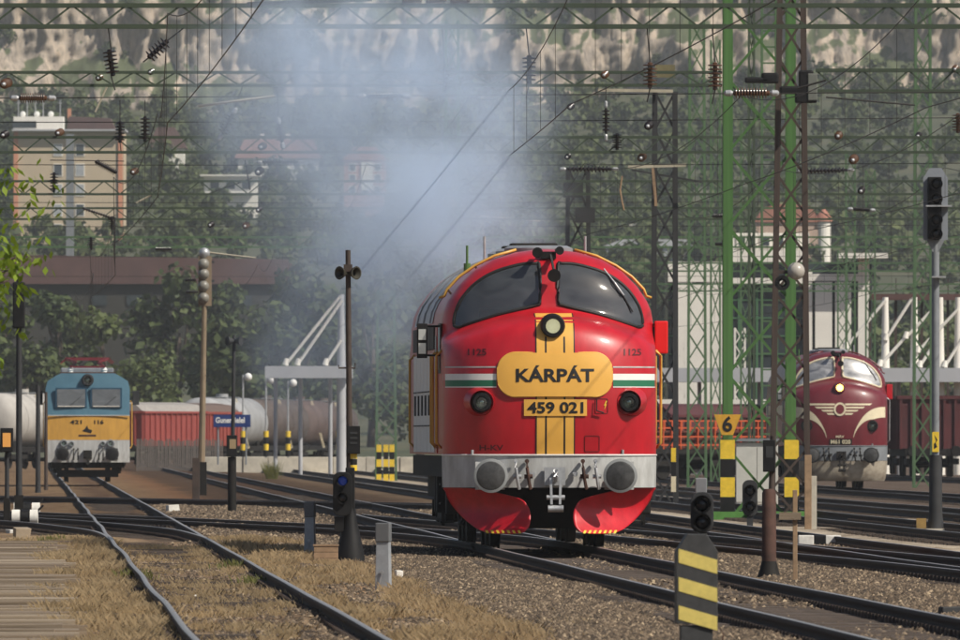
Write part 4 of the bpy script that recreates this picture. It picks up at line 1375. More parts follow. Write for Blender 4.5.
def hopper(label, px, D, yaw, m, top, roof, L=12.0, zt=3.1, ribs=13, w=2.7, group=None):
    t = thing('goods_wagon', label, 'goods wagon', ((px - 480) * D / F, D, 0), yaw, group)
    MB().box((0, 0, (1.15 + zt) / 2), (w, L - 0.8, zt - 1.15)).build('box_body', m, t)
    for s in (-1, 1):
        for k in range(ribs):
            y = -L / 2 + 0.5 + (L - 1.0) * k / (ribs - 1)
            bar('rib', (s * (w / 2 + 0.04), y, 1.12), (s * (w / 2 + 0.04), y, zt), 0.09, m, t, 0.1)
        for k in range(7):
            x = -w / 2 + 0.1 + (w - 0.2) * k / 6
            bar('rib', (x, s * (L / 2 - 0.36), 1.12), (x, s * (L / 2 - 0.36), zt), 0.1, m, t, 0.09)
        bar('top_rail', (s * (w / 2 + 0.03), -L / 2 + 0.35, zt), (s * (w / 2 + 0.03), L / 2 - 0.35, zt), 0.14, m, t, 0.12)
        bar('end_rail', (-w / 2 - 0.04, s * (L / 2 - 0.36), zt + 0.003), (w / 2 + 0.04, s * (L / 2 - 0.36), zt + 0.003), 0.13, m, t, 0.14)
    if roof:
        MB().prism([(-w / 2 + .06, zt + 0.05), (w / 2 - .06, zt + 0.05), (w / 2 - 0.5, zt + 0.42), (0, zt + 0.55), (-w / 2 + 0.5, zt + 0.42)], -L / 2 + 0.45, L / 2 - 0.45).build('roof', roof, t)
    running_gear(t, L)
    return t
hopper('faded red goods wagon with pale roof right of the blue locomotive', 152, 866, YAW, M_wagonred, 0, mat('pale_wagon_roof', (0.3, 0.28, 0.26), 0.8), zt=2.95)
hopper('faded red goods wagon with brown roof in front of the grey tank', 196, 884, YAW * 0.95, mat('brick_red_wagon', (0.28, 0.06, 0.045), 0.65, var=0.25, scale=0.8), 0, mat('brown_wagon_roof', (0.13, 0.09, 0.075), 0.8), zt=2.95, L=9)
hopper('dark red open goods wagon at the right edge behind the signal mast', 926, 650, math.atan(KS), M_wagondark, 0, None, zt=3.2, w=2.85)
hopper('dark red goods wagon behind the maroon locomotive', 905, 700, math.atan(KS), M_wagondark, 0, None, zt=3.2, w=2.85)
hopper('dark maroon covered wagon behind the orange cage wagon', 722, 720, -0.6, M_wagondark, 0, mat('maroon_roof', (0.07, 0.018, 0.022), 0.8), zt=2.55, L=13)

def cage_wagon():
    D = 610.0
    t = thing('cage_wagon', 'orange barred cage wagon beside the red locomotive', 'goods wagon', ((672 - 480) * D / F, D, 0), -0.75)
    L, w = 9.0, 2.6
    MB().box((0, 0, 1.05), (w, L, 0.18)).build('deck', M_soot, t)
    MB().box((0.5, 0, 1.5), (0.6, L * 0.9, 0.7)).build('load', mat('rusty_scrap_load', (0.11, 0.03, 0.02), 0.9, var=0.5, scale=4), t)
    for s in (-1, 1):
        for k in range(19):
            y = -L / 2 + 0.1 + (L - 0.2) * k / 18
            bar('bar', (s * w / 2, y, 1.14), (s * w / 2, y, 2.22), 0.10, M_wagonorange, t, 0.05)
        for z in (1.3, 1.62, 1.95, 2.22):
            bar('rail', (s * w / 2, -L / 2, z), (s * w / 2, L / 2, z), 0.08, M_wagonorange, t, 0.05)
        for k in range(6):
            x = -w / 2 + w * k / 5
            bar('bar', (x, s * L / 2, 1.14), (x, s * L / 2, 2.22), 0.10, M_wagonorange, t, 0.05)
        for z in (1.3, 1.62, 1.95, 2.22):
            bar('rail', (-w / 2, s * L / 2, z), (w / 2, s * L / 2, z), 0.08, M_wagonorange, t, 0.05)
    running_gear(t, L)
cage_wagon()

# ================================================================== BUILDINGS AND PLATFORMS
M_beige = mat('beige_render', (0.50, 0.41, 0.29), 0.9, var=0.07, scale=0.3)
M_salmon = mat('salmon_render', (0.56, 0.25, 0.15), 0.9, var=0.1, scale=0.4)
M_window = mat('window_glass_dark', (0.06, 0.075, 0.09), 0.2, var=0.3)
M_palewin = mat('window_glass_pale', (0.36, 0.38, 0.40), 0.25, var=0.15)
M_brownroof = mat('dark_brown_roof', (0.098, 0.052, 0.047), 0.85, var=0.2, scale=0.4)
M_tile = mat('terracotta_roof_tiles', (0.36, 0.15, 0.10), 0.85, var=0.2, scale=0.5)
M_paletile = mat('faded_pink_roof', (0.42, 0.22, 0.18), 0.85, var=0.15, scale=0.5)
M_cwhite = mat('white_render', (0.76, 0.73, 0.66), 0.85, var=0.07, scale=0.4)
M_coolgrey = mat('light_grey_fascia', (0.42, 0.43, 0.45), 0.7, var=0.08, scale=0.4)
M_darkglaze = mat('dark_glazing', (0.035, 0.045, 0.05), 0.25, var=0.3, scale=0.3)
M_green_facade = mat('green_metal_frame', (0.06, 0.15, 0.07), 0.6, var=0.2)

def block(label, D, x0, x1, ytop, ybot, m, depth=12.0, name='building', cat='building', part='wall'):
    """a building whose front fills the given photo rectangle at distance D; returns (thing, width, height) with local origin at the front's lower left"""
    a = P(x0, ybot, D); b = P(x1, ytop, D)
    t = thing(name, label, cat, (a.x, D, a.z))
    w, h = b.x - a.x, b.z - a.z
    MB().box((w / 2, depth / 2, h / 2 - 2), (w, depth, h + 4)).build(part, m, t)
    return t, w, h
def win(t, x, z, w, h, m=None, frame=None):
    f = MB().box((x, -0.03, z), (w + 0.24, 0.10, h + 0.24)).build('window', frame or M_cwhite, t)
    MB().box((x, -0.085, z), (w, 0.03, h)).build('pane', m or M_window, f)

# apartment tower on the slope, upper left
D = 2200.0; k = D / F
t, w, h = block('tall beige apartment block with salmon edges at upper left', D, 14, 124, 131, 262, M_beige, 14)
for x in (0.25, w - 0.5):
    MB().box((x + 0.0, -0.1, h / 2), (0.6, 0.25, h)).build('edge_strip', M_salmon, t)
for zz in range(6):
    z = h - 2.6 - 2.75 * zz
    for x in (44, 66, 88) if False else (58 - 14, 80 - 14):
        win(t, x * k, z, 1.05, 1.5, M_palewin if (zz + x) % 3 else M_window)
MB().box((w / 2, 6, h + 0.12), (w + 0.5, 14.5, 0.24)).build('roof_slab', M_coolgrey, t)
pe = MB().box(((38 - 14) * k, 5, h + 1.1), (50 * k, 6, 1.9)).build('penthouse', M_cwhite, t)
MB().box(((24 - 14) * k, 1.97, h + 0.95), (24 * k, 0.1, 0.9)).build('penthouse_window', M_darkglaze, t)
for px in (3, 12, 20, 28, 45):
    MB().cyl((px * k, 6, h + 2), (px * k, 6, h + 4.4), 0.07).cyl((px * k - 0.3, 6, h + 4.0), (px * k + 0.3, 6, h + 4.0), 0.04).build('aerial', M_steel, t)
for px in (8, 22, 36):
    MB().sphere((px * k, 4, h + 2.4), 0.42, 10, (1, 0.4, 1)).build('satellite_dish', M_white, t)

D = 2620.0; k = D / F
t, w, h = block('dark brown steep roofed house beside the beige block', D, 66, 118, 140, 170, M_brownroof, 10)
MB().prism([(-0.3, h), (w + 0.3, h), (w * 0.85, h + 3.6), (w * 0.06, h + 3.9)], -0.3, 10).build('roof', M_brownroof, t)
MB().box((0.5, 2, h + 4.2), (0.6, 0.6, 2.0)).build('chimney', M_salmon, t)
t, w, h = block('small house with brown roof and white gable right of the beige block', D, 150, 184, 148, 160, M_cwhite, 9)
MB().prism([(-0.5, h), (w + 0.5, h), (w * 0.72, h + 3.4), (w * 0.2, h + 3.4)], -0.5, 9.5).build('roof', mat('purple_brown_roof', (0.13, 0.075, 0.07), 0.85), t)
for x in (0.3, 0.65):
    win(t, x * w, h * 0.5, 0.8, 0.9)
D = 2400.0; k = D / F
t, w, h = block('white flat roofed villa with balcony on the wooded slope', D, 204, 257, 176, 196, M_cwhite, 9)
MB().box((w / 2, 3, h + 0.1), (w + 1.2, 8.5, 0.22)).build('roof_slab', M_cwhite, t)
for x in (0.2, 0.5, 0.8):
    win(t, x * w, h * 0.55, 1.3, 1.2)
MB().box((w * 0.5, -0.7, 0.4), (w * 0.9, 1.2, 0.16)).build('balcony', M_coolgrey, t)
D = 2580.0; k = D / F
t, w, h = block('long house with faded pink roof seen through the smoke', D, 238, 318, 158, 176, M_cwhite, 9)
MB().prism([(-0.6, h), (w + 0.6, h), (w * 0.94, h + 3.0), (w * 0.08, h + 3.0)], -0.6, 9.6).build('roof', M_paletile, t)
for x in np.linspace(0.1, 0.9, 6):
    win(t, x * w, h * 0.5, 0.9, 1.1)
for x in (0.3, 0.62):
    MB().box((x * w, 2.5, h + 3.2), (0.7, 0.7, 1.6)).build('chimney', M_cwhite, t)
t, w, h = block('pink and white gabled villa seen through the smoke', 2400, 344, 386, 160, 200, M_paletile, 9)
MB().prism([(-0.3, h), (w + 0.3, h), (w * 0.75, h + 2.0), (w * 0.25, h + 2.0)], -0.3, 9).build('roof', M_tile, t)
for x in (0.2, 0.5, 0.8):
    for z in (0.25, 0.55, 0.82):
        win(t, x * w, h * z, 0.9, 1.0)
MB().box((w * 0.55, -0.12, h * 0.6), (1.8, 0.2, h * 0.7)).build('bay', M_cwhite, t)
# white pergola house and grey roof behind the red locomotive
D = 2270.0; k = D / F
t, w, h = block('white pergola-fronted house above the red locomotive roof', D, 616, 650, 226, 246, M_cwhite, 7)
for x in (0.22, 0.5, 0.78):
    win(t, x * w, h * 0.45, 0.75, 1.5, M_darkglaze)
MB().box((w / 2, -0.1, h + 0.12), (w + 0.5, 7.6, 0.25)).build('roof_slab', M_cwhite, t)
t, w, h = block('low building with grey flat roof right above the locomotive cab', 2190, 606, 690, 246, 262, M_coolgrey, 10)
MB().prism([(-0.4, h), (w + 0.4, h), (w * 0.96, h + 0.9), (w * 0.2, h + 0.9)], -0.4, 10).build('roof', M_coolgrey, t)
# long brown station roof at left
D = 1560.0; k = D / F
t, w, h = block('long dark brown shed roof across the left background', D, -30, 300, 284, 330, mat('shed_wall', (0.035, 0.034, 0.028), 0.9), 14)
MB().prism([(-1, h), (w + 1, h), (w - 1.2, h + 2.4), (0.5, h + 2.9)], -0.6, 16).build('roof', M_brownroof, t)
for i in range(9):
    MB().box((w * (0.06 + 0.11 * i), -0.06, h - 1.6), (1.6, 0.1, 1.0)).build('window', M_darkglaze, t)
for px in (4, 12, 24):
    pass

# white station building with tall pilasters behind the canopy, right
D = 880.0; k = D / F
t, w, h = block('white station building with tall pilasters behind the green towers', D, 668, 872, 262, 425, M_darkglaze, 15, part='glazed_wall')
def wx(px): return (px - 668) * k
def wz(py): return (425 - py) * k
for a, b, y in ((676, 692, 282), (704, 722, 282), (806, 812, 270), (815, 832, 282), (835, 851, 282), (858, 869, 258), (692, 704, 284)):
    MB().box((wx((a + b) / 2), -0.25, wz(y) / 2), ((b - a) * k, 0.5, wz(y))).build('pilaster', M_cwhite, t)
for a, b, y0, y1 in ((668, 730, 262, 282), (730, 805, 250, 262), (733, 805, 278, 284), (806, 858, 274, 281)):
    MB().box((wx((a + b) / 2), -0.3, (wz(y0) + wz(y1)) / 2), ((b - a) * k, 0.5, (y1 - y0) * k)).build('cornice', M_cwhite, t)
MB().box((wx(862), -0.6, wz(256)), (50 * k, 3.0, 5 * k)).build('roof_slab', M_cwhite, t)
MB().box((wx(768), 3, wz(242)), (74 * k, 6, 18 * k)).build('upper_storey', M_cwhite, t)
for px in (742, 752, 766, 780, 794):
    win(t, wx(px), wz(241), 0.35, 0.5)
for px in (697, 709, 718, 739, 757, 777, 792, 823, 843):
    bar('glazing_bar', (wx(px), -0.06, 0), (wx(px), -0.06, wz(286)), 0.12, M_green_facade, t)
for py in (300, 318, 336, 354):
    bar('transom', (0, -0.04, wz(py)), (w, -0.04, wz(py)), 0.08, M_green_facade, t)
D = 2190.0; k = D / F
t, w, h = block('terracotta roofed house with small white turret at right', D, 756, 818, 222, 262, mat('pinkish_render', (0.5, 0.36, 0.28), 0.9), 10)
MB().prism([(-0.3, h), (w + 0.3, h), (w * 0.9, h + 2.0), (w * 0.5, h + 2.6), (w * 0.12, h + 2.0)], -0.3, 10).build('roof', M_tile, t)
for x in (0.2, 0.5, 0.8):
    win(t, x * w, h * 0.6, 0.8, 1.2)
MB().lathe((w + 0.8, 0.6, -4), (w + 0.8, 0.6, h + 0.1), [(0, 0.95), (1, 0.95)], 16).build('turret', M_cwhite, t)
MB().lathe((w + 0.8, 0.6, h + 0.1), (w + 0.8, 0.6, h + 2.0), [(0, 1.25), (0.4, 0.9), (1, 0.05)], 16).build('turret_roof', M_tile, t)

# platform canopies hung from white masts
def canopy(label, D, x0, x1, ytop, ybot, masts, ties, mast_top, columns):
    a, b = P(x0, ybot, D), P(x1, ytop, D)
    k = D / F
    t = thing('platform_canopy', label, 'canopy', (a.x, D, 0))
    MB().box(((b.x - a.x) / 2, 2.0, (a.z + b.z) / 2), (b.x - a.x, 4.0, b.z - a.z)).build('roof_slab', M_coolgrey, t)
    for px in masts:
        x = (px - x0) * k
        mm = MB().lathe((x, 1.2, -0.1), (x, 1.2, P(px, mast_top, D).z), [(0, 0.22), (0.55, 0.2), (1, 0.13)], 12).build('mast', M_coolgrey if px < 400 else M_cwhite, t, smooth='auto')  # left mast coloured greyer to imitate the smoke veiling it
    for p0, q0, p1, q1 in ties:
        A = P(p0, q0, D); B = P(p1, q1, D)
        MB().cyl((A.x - a.x, 1.0, A.z), (B.x - a.x, 1.0, B.z), 0.07, n=8).build('tie_rod', M_cwhite, t)
        MB().lathe((B.x - a.x, 1.0, B.z), (B.x - a.x + 0.06 * (1 if p0 > p1 else -1), 1.0, B.z + 0.3), [(0, .14), (1, .09)], 8).build('tie_anchor', M_cwhite, t)
    for px in columns:
        x = (px - x0) * k
        MB().cyl((x, 2.0, -0.1), (x, 2.0, a.z), 0.09).build('column', M_coolgrey, t)
    return t
canopy('light grey platform roof hung from a white mast left of the red locomotive', 700, 265, 352, 366, 378, (341,), ((340, 296, 285, 365), (342, 300, 297, 365), (341, 340, 325, 365)), 294, (275, 300, 330))
canopy('long light grey platform roof with white masts at right', 720, 640, 1000, 368, 382, (886, 915, 941, 959), ((912, 299, 886, 340), (886, 300, 846, 348), (940, 302, 906, 338), (958, 310, 918, 352), (905, 338, 880, 366), (932, 348, 920, 367), (976, 318, 945, 367)), 297, (700, 760, 900, 940))
a = P(870, 300, 740); b = P(1000, 294, 740)
t = thing('service_gangway', 'thin brown gangway beam behind the white masts at right', 'gangway', (a.x, 740, a.z))
MB().box(((b.x - a.x) / 2, 0.3, 0.14), (b.x - a.x, 0.8, 0.28)).build('deck', M_brownroof, t)
for k_ in range(6):
    bar('handrail_post', ((b.x - a.x) * k_ / 5, 0, 0.28), ((b.x - a.x) * k_ / 5, 0, 1.0), 0.05, M_brownsteel, t)
    bar('leg', ((b.x - a.x) * k_ / 5, 0.4, -a.z - 0.2), ((b.x - a.x) * k_ / 5, 0.4, 0), 0.12, M_brownsteel, t)
# low concrete platform in front of the tank train
D = 800.0
t = thing('low_platform', 'low pale concrete platform wall in front of the tank wagons', 'platform', (0, D, -0.2))
xs = [198, 243, 268, 300, 333, 366, 400, 440]
for i in range(len(xs) - 1):
    xa, xb = (xs[i] - 480) * D / F, (xs[i + 1] - 480) * D / F
    MB().box(((xa + xb) / 2, 2.0 + random.uniform(-.05, .05), 0.41 + random.uniform(-.02, .02)), (xb - xa - 0.02, 4.0, 0.84)).build('slab', M_concrete, t, bevel=0.03)
D = 760.0; a = P(640, 380, D)
t = thing('trackside_wall', 'white low wall behind the orange cage wagon', 'wall', (a.x, D, -0.2))
MB().box((4.2, 0, 1.6), (9.0, 0.3, 3.2)).build('wall', mat('grey_wall', (0.2, 0.2, 0.2), 0.9), t)
MB().box((4.2, -0.1, 3.35), (9.2, 0.6, 0.5)).build('coping', M_cwhite, t)
MB().prism([], 0, 1) if False else None

# ================================================================== OVERHEAD LINE: GANTRIES, TOWERS, WIRES
def insulator_mesh(name, m, n, L, r):
    prof = [(0, 0.02), (0.03, 0.045)]
    for i in range(n):
        a = 0.06 + 0.88 * i / n; d = 0.88 / n
        prof += [(a, 0.04), (a + d * 0.25, r), (a + d * 0.5, r * 0.95), (a + d * 0.62, 0.04)]
    prof += [(0.97, 0.045), (1, 0.02)]
    return MB().lathe((0, 0, 0), (0, 0, L), prof, 14).mesh(name, m, smooth='auto')
INS = {('b', 6): insulator_mesh('insulator', M_porcelain, 6, 1.0, 0.125), ('d', 6): insulator_mesh('insulator', M_porcelain_d, 6, 1.0, 0.12),
       ('b', 11): insulator_mesh('insulator', M_porcelain, 11, 1.0, 0.09), ('d', 11): insulator_mesh('insulator', M_porcelain_d, 11, 1.0, 0.09), ('e', 1): insulator_mesh('insulator', M_porcelain_d, 3, 1.0, 0.15)}
CAP = MB().lathe((0, 0, 0), (0, 0, 1), [(0, 0.3), (0.25, 0.55), (0.8, 0.5), (1, 0.2)], 10).mesh('insulator_cap', M_steel, smooth='auto')

def hang_insulator(parent, origin, p, q, kind='b', n=6, fat=1.0, caps=False):
    """porcelain insulator from p to q (world), child of a gantry or wire at origin"""
    p, q = Vector(p) - origin, Vector(q) - origin
    m, L = axes(p, q)
    o = add('insulator', INS[(kind, n)], parent, m4=Matrix.Translation(p) @ m @ Matrix.Diagonal((fat, fat, L, 1)))
    if caps:
        for a, b in ((p, -1), (q, 1)):
            m2, _ = axes(p, q)
            add('insulator_cap', CAP, parent, m4=Matrix.Translation(a) @ m2 @ Matrix.Diagonal((0.1 * fat, 0.1 * fat, 0.16 * b, 1)))
    return o

def gantry(label, D, xs, ytop, ybot, m, legs, step_px, chord=0.075, deep=0.45, leg_w=0.35, brace=0.034):
    a = P(xs[0], ybot, D); b = P(xs[1], ytop, D)
    t = thing('catenary_gantry', label, 'gantry', (0, D, 0))
    zt, zb = b.z, a.z
    for y in (0, deep):
        bar('chord', (a.x, y, zt), (b.x, y, zt), chord, m, t)
        bar('chord', (a.x, y, zb), (b.x, y, zb), chord, m, t)
    st = step_px * D / F
    n = max(2, int((b.x - a.x) / st))
    st = (b.x - a.x) / n
    for i in range(n):
        x0, x1 = a.x + i * st, a.x + (i + 1) * st
        z0, z1 = (zb, zt) if i % 2 else (zt, zb)
        bar('brace', (x0, 0.0, z0), (x1, 0.0, z1), brace, m, t)
        if i % 4 == 1:
            bar('tie', (x0, 0, zb), (x0, deep, zb), brace, m, t)
    for px in legs:
        x = (px - 480) * D / F
        for s in (-1, 1):
            for y in (0, deep):
                bar('leg', (x + s * leg_w / 2, y, -0.3), (x + s * leg_w / 2, y, zt + 0.3), 0.09, m, t)
        nn = 12
        for i in range(nn):
            z0, z1 = zt * i / nn, zt * (i + 1) / nn
            s = 1 if i % 2 else -1
            bar('brace', (x - s * leg_w / 2, 0, z0), (x + s * leg_w / 2, 0, z1), 0.045, m, t)
    return t

G1 = gantry('nearest green lattice gantry across the top of the picture', 277, (-200, 1160), 5, 26, M_dimgreen, (-190, 1150), 27, 0.07)
G2 = gantry('lattice gantry beam reaching right from the brown tower', 328, (816, 1140), 70, 91, M_dimgreen, (1125,), 22, 0.07)
G2L = gantry('slender lattice gantry across the left, level with the cliff foot', 345, (-160, 722), 72, 85, M_dimgreen, (-150,), 21, 0.055)
G3 = gantry('lattice gantry just below the two black hanging insulators at left', 388, (-140, 1100), 137, 152, M_dimgreen, (-125, 1085), 18, 0.06)
G4 = gantry('lattice gantry crossing the middle of the beige block', 455, (-120, 1080), 181, 194, M_dimgreen, (-105, 1070), 16, 0.06)
G5 = gantry('second lattice gantry crossing the beige block', 508, (-110, 1070), 208, 219, M_dimgreen, (-95, 1060), 14, 0.06)
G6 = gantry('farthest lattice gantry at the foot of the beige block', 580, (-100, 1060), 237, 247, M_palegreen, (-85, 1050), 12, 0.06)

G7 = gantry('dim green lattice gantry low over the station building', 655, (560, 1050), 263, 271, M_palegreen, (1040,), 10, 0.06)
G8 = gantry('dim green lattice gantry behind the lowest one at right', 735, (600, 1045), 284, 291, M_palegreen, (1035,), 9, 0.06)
def tower(label, D, bl, br, tl, tr, ytop, m, panels, chord, brace, zbase=-0.25, style='x', depth=None, name='lattice_tower', group=None):
    """four-legged lattice tower; bl/br = photo columns of its feet, tl/tr of its top"""
    A, B = P(bl, HY, D), P(br, HY, D)
    C, E = P(tl, ytop, D), P(tr, ytop, D)
    c = (A.x + B.x) / 2
    t = thing(name, label, 'tower', (c, D, zbase), 0, group)
    h = C.z - zbase
    dp = depth or (B.x - A.x)
    def at(s, f, y):
        lo, hi = (A.x, C.x) if s < 0 else (B.x, E.x)
        return Vector((lo + (hi - lo) * f - c, y * dp * (1 - 0.3 * f), h * f))
    for s in (-1, 1):
        for y in (0, 1):
            bar('leg', at(s, 0, y), at(s, 1, y), chord, m, t)
    for i in range(panels):
        f0, f1 = i / panels, (i + 1) / panels
        s = 1 if i % 2 else -1
        if style in ('x', 'z'):
            bar('brace', at(-s, f0, 0), at(s, f1, 0), brace, m, t)
            bar('brace', at(s, f0, 1), at(-s, f1, 1), brace, m, t)
            if style == 'x':
                bar('brace', at(s, f0, 0) - Vector((0, 0.02, 0)), at(-s, f1, 0) - Vector((0, 0.02, 0)), brace, m, t)
        else:
            bar('rung', at(-1, f0, 0), at(1, f0, 0), brace, m, t)
        bar('brace', at(s, f0, 0), at(s, f1, 1), brace, m, t)
    return t

T_brown = tower('tall brown lattice tower with loudspeakers right of centre', 326, 772, 808, 781, 803, -60, M_brownsteel, 15, 0.11, 0.05, style='z')
T_green = tower('big bright green two-legged tower carrying the number 6 sign', 345, 728, 791, 728, 791, -70, M_towergreen, 8, 0.21, 0.055, depth=1.2)
T_dark = tower('dark grey lattice mast directly right of the red locomotive', 400, 653, 676, 655, 675, 92, M_darkgrey, 11, 0.13, 0.055)
T_smoke = tower('dark lattice mast standing in the smoke above the locomotive roof', 480, 566, 590, 568, 588, 168, M_darkgrey, 8, 0.13, 0.06)
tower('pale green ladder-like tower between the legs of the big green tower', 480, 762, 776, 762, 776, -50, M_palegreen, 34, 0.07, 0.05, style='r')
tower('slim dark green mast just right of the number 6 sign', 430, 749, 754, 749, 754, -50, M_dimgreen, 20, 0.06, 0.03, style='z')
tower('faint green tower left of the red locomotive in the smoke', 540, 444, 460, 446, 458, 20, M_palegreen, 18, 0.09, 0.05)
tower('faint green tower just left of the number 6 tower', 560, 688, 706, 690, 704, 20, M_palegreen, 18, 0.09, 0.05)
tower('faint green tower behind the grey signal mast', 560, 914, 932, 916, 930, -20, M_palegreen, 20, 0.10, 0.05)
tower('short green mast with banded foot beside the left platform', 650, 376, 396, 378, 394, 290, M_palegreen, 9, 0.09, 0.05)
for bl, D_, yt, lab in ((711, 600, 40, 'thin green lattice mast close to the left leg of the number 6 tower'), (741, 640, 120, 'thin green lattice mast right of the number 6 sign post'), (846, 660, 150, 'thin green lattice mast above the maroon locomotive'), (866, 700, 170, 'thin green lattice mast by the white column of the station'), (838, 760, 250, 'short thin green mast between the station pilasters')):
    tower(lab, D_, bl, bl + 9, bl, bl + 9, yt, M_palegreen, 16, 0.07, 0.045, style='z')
for bl, br, D_, yt in ((675, 685, 730, 330), (735, 745, 735, 328)):
    tower('small white lattice mast at the station building, ' + ('left one' if bl < 700 else 'right one'), D_, bl, br, bl, br, yt, M_cwhite, 9, 0.09, 0.05)

# tower fittings ----------------------------------------------------
def fit(parent, name, mb, m, **kw):
    """build world-space geometry as a part of 'parent' (an unrotated thing)"""
    mb.v = [tuple(Vector(v) - parent.location) for v in mb.v]
    return mb.build(name, m, parent, **kw)
D = 344.6
p = P(727, 426, D); k = D / F
sgn = fit(T_green, 'number_sign', MB().prism([(p.x - 13 * k, p.z + 11.5 * k), (p.x - 5.5 * k, p.z - 9 * k), (p.x + 6 * k, p.z - 9 * k), (p.x + 14 * k, p.z + 11.5 * k)], D - 0.2, D - 0.17), mat('orange_yellow_sign', (0.62, 0.33, 0.03), 0.6))
vs, fs = text_shape('6', 0.44)
fit(T_green, 'lettering', MB().add([(p.x + 0.3 * k + a, D - 0.21, p.z + 2 * k + b) for a, b in vs], fs), M_lettering)
for px in (727.5, 791.5):
    for i, (y0, y1, m) in enumerate(((440, 459, M_sigyellow), (459.5, 477, M_black), (477.5, 497, M_sigyellow), (497.5, 512, M_black))):
        q0, q1 = P(px, y1, D), P(px, y0, D)
        fit(T_green, 'hazard_band', MB().box((q0.x, D - 0.01, (q0.z + q1.z) / 2), (0.31, 0.32, q1.z - q0.z)), m)
for zz in (0.1,):
    fit(T_green, 'foot', MB().box((T_green.location.x, D + 0.6, -0.12), (2.0, 1.8, 0.2)), mat('green_footing', (0.09, 0.25, 0.05), 0.8))
D = 325.4; k = D / F
q = P(796, 271, D)
fit(T_brown, 'lamp_globe', MB().sphere((q.x, D - 0.1, q.z), 0.18, 16), mat('white_enamel', (0.42, 0.39, 0.345), 0.35, var=0.1), smooth=True)
q = P(782, 283, D)
fit(T_brown, 'loudspeaker', MB().lathe((q.x, D, q.z), (q.x, D - 0.28, q.z), [(0, .06), (0.4, .11), (0.9, .155), (1, .155), (1, 0.09), (0.6, 0.05)], 20, cap=False), M_black, smooth='auto')
fit(T_brown, 'bracket', MB().bar(P(773, 272, D), P(800, 272, D), 0.07), M_brownsteel)
fit(T_brown, 'junction_box', MB().box(tuple(P(812.5, 87, D)), (0.19, 0.3, 0.55)), mat('grey_junction_plate', (0.14, 0.15, 0.13), 0.6), bevel=0.02)
for px, py, w_, h_ in ((757, 80, 0.5, 0.12), (770, 78, 0.35, 0.22), (798, 90, 0.75, 0.16), (806, 80, 0.3, 0.4), (806, 98, 0.45, 0.2)):
    fit(T_brown, 'clamp', MB().box(tuple(P(px, py, D)), (w_, 0.25, h_)), M_black, bevel=0.04)
D = 399.6
fit(T_dark, 'board', MB().box(tuple(P(665, 71, D)), (0.5, 0.04, 0.32)), mat('khaki_board', (0.16, 0.14, 0.07), 0.8))
fit(T_dark, 'arm', MB().bar(P(598, 90, D), P(673, 91, D), 0.075), mat('pale_tube', (0.4, 0.36, 0.27), 0.6))
fit(T_dark, 'arm', MB().bar(P(628, 167, D), P(686, 165, D), 0.075), mat('pale_tube', (0.4, 0.36, 0.27), 0.6))
fit(T_dark, 'arm', MB().bar(P(632, 170, D), P(702, 182, D), 0.05), M_darkgrey)
fit(T_dark, 'stay', MB().bar(P(653, 168, D), P(656, 206, D), 0.07), M_tanpost)
fit(T_dark, 'jumper_wire', MB().tube([P(622, 176, D), P(620, 190, D), P(622, 202, D), P(624, 210, D)], 0.022, 5), M_tanpost)
for y0, y1, m in ((448, 462, M_sigyellow), (462.5, 476, M_black), (476.5, 492, M_cream)):
    q0, q1 = P(673.5, y1, D), P(673.5, y0, D)
    fit(T_dark, 'hazard_band', MB().box((q0.x, D - 0.06, (q0.z + q1.z) / 2), (0.12, 0.03, q1.z - q0.z)), m)
D = 479.5
for px, py in ((573, 190), (585, 215)):
    fit(T_smoke, 'box', MB().box(tuple(P(px, py, D)), (0.6, 0.3, 0.45)), M_darkgrey)

# insulators, placed under the gantry that carries them ---------------------------------
def ins_px(g, D, p0, p1, kind='b', n=6, fat=1.0, caps=False):
    o = hang_insulator(g, g.location, P(*p0, D), P(*p1, D), kind, n, fat, caps)
    return o
def hanger(g, D, p0, p1, r=0.012, m=None):
    fit(g, 'hanger', MB().tube([P(*p0, D), P(*p1, D)], r, 5), m or M_wire)
for x, y0, y1 in ((111, 49, 76), (529, 55, 84), (650, 62, 88), (715, 62, 90), (445, 68, 92)):
    ins_px(G1, 277, (x - (2 if x == 111 else 0), y0), (x + (2 if x == 111 else 0), y1), 'b' if x > 600 else 'd')
    hanger(G1, 277, (x - 3, 26), (x, y0)); hanger(G1, 277, (x, y1), (x + (4 if x < 300 else -3), y1 + 14))
ins_px(G1, 277, (148, 58), (168, 40), 'd'); hanger(G1, 277, (168, 40), (186, 26)); hanger(G1, 277, (148, 58), (143, 62))
ins_px(G1, 277, (19, 98), (47, 98), 'b', 11, caps=True)
ins_px(G1, 277, (366, 96), (402, 96), 'd', 11, caps=True)
ins_px(G1, 277, (733, 93), (770, 93), 'b', 11, 1.1, caps=True)
for x, y0, y1 in ((120, 121, 143), (145, 116, 142)):
    ins_px(G3, 388, (x, y0), (x, y1), 'd'); hanger(G3, 388, (x, y0), (x, 100)); hanger(G3, 388, (x, y1), (x + 1, 152))
ins_px(G2L, 345, (222, 134), (233, 114), 'd', 6, caps=True); hanger(G2L, 345, (233, 114), (243, 85))
ins_px(G2L, 345, (279, 124), (282, 142), 'd', 6, caps=True); hanger(G2L, 345, (279, 124), (277, 85))
ins_px(G2L, 345, (606, 108), (606, 134), 'd', 6, 0.7, caps=True); hanger(G2L, 345, (606, 108), (606, 85))
ins_px(G3, 388, (617, 133), (617, 150), 'd', 6)
ins_px(G3, 388, (804, 171), (848, 170), 'd', 11, 0.8, caps=True)
ins_px(G3, 388, (566, 169), (612, 169), 'd', 11, 0.9, caps=True)
ins_px(G4, 455, (853, 209), (870, 210), 'd', 11, 1.0, caps=True)
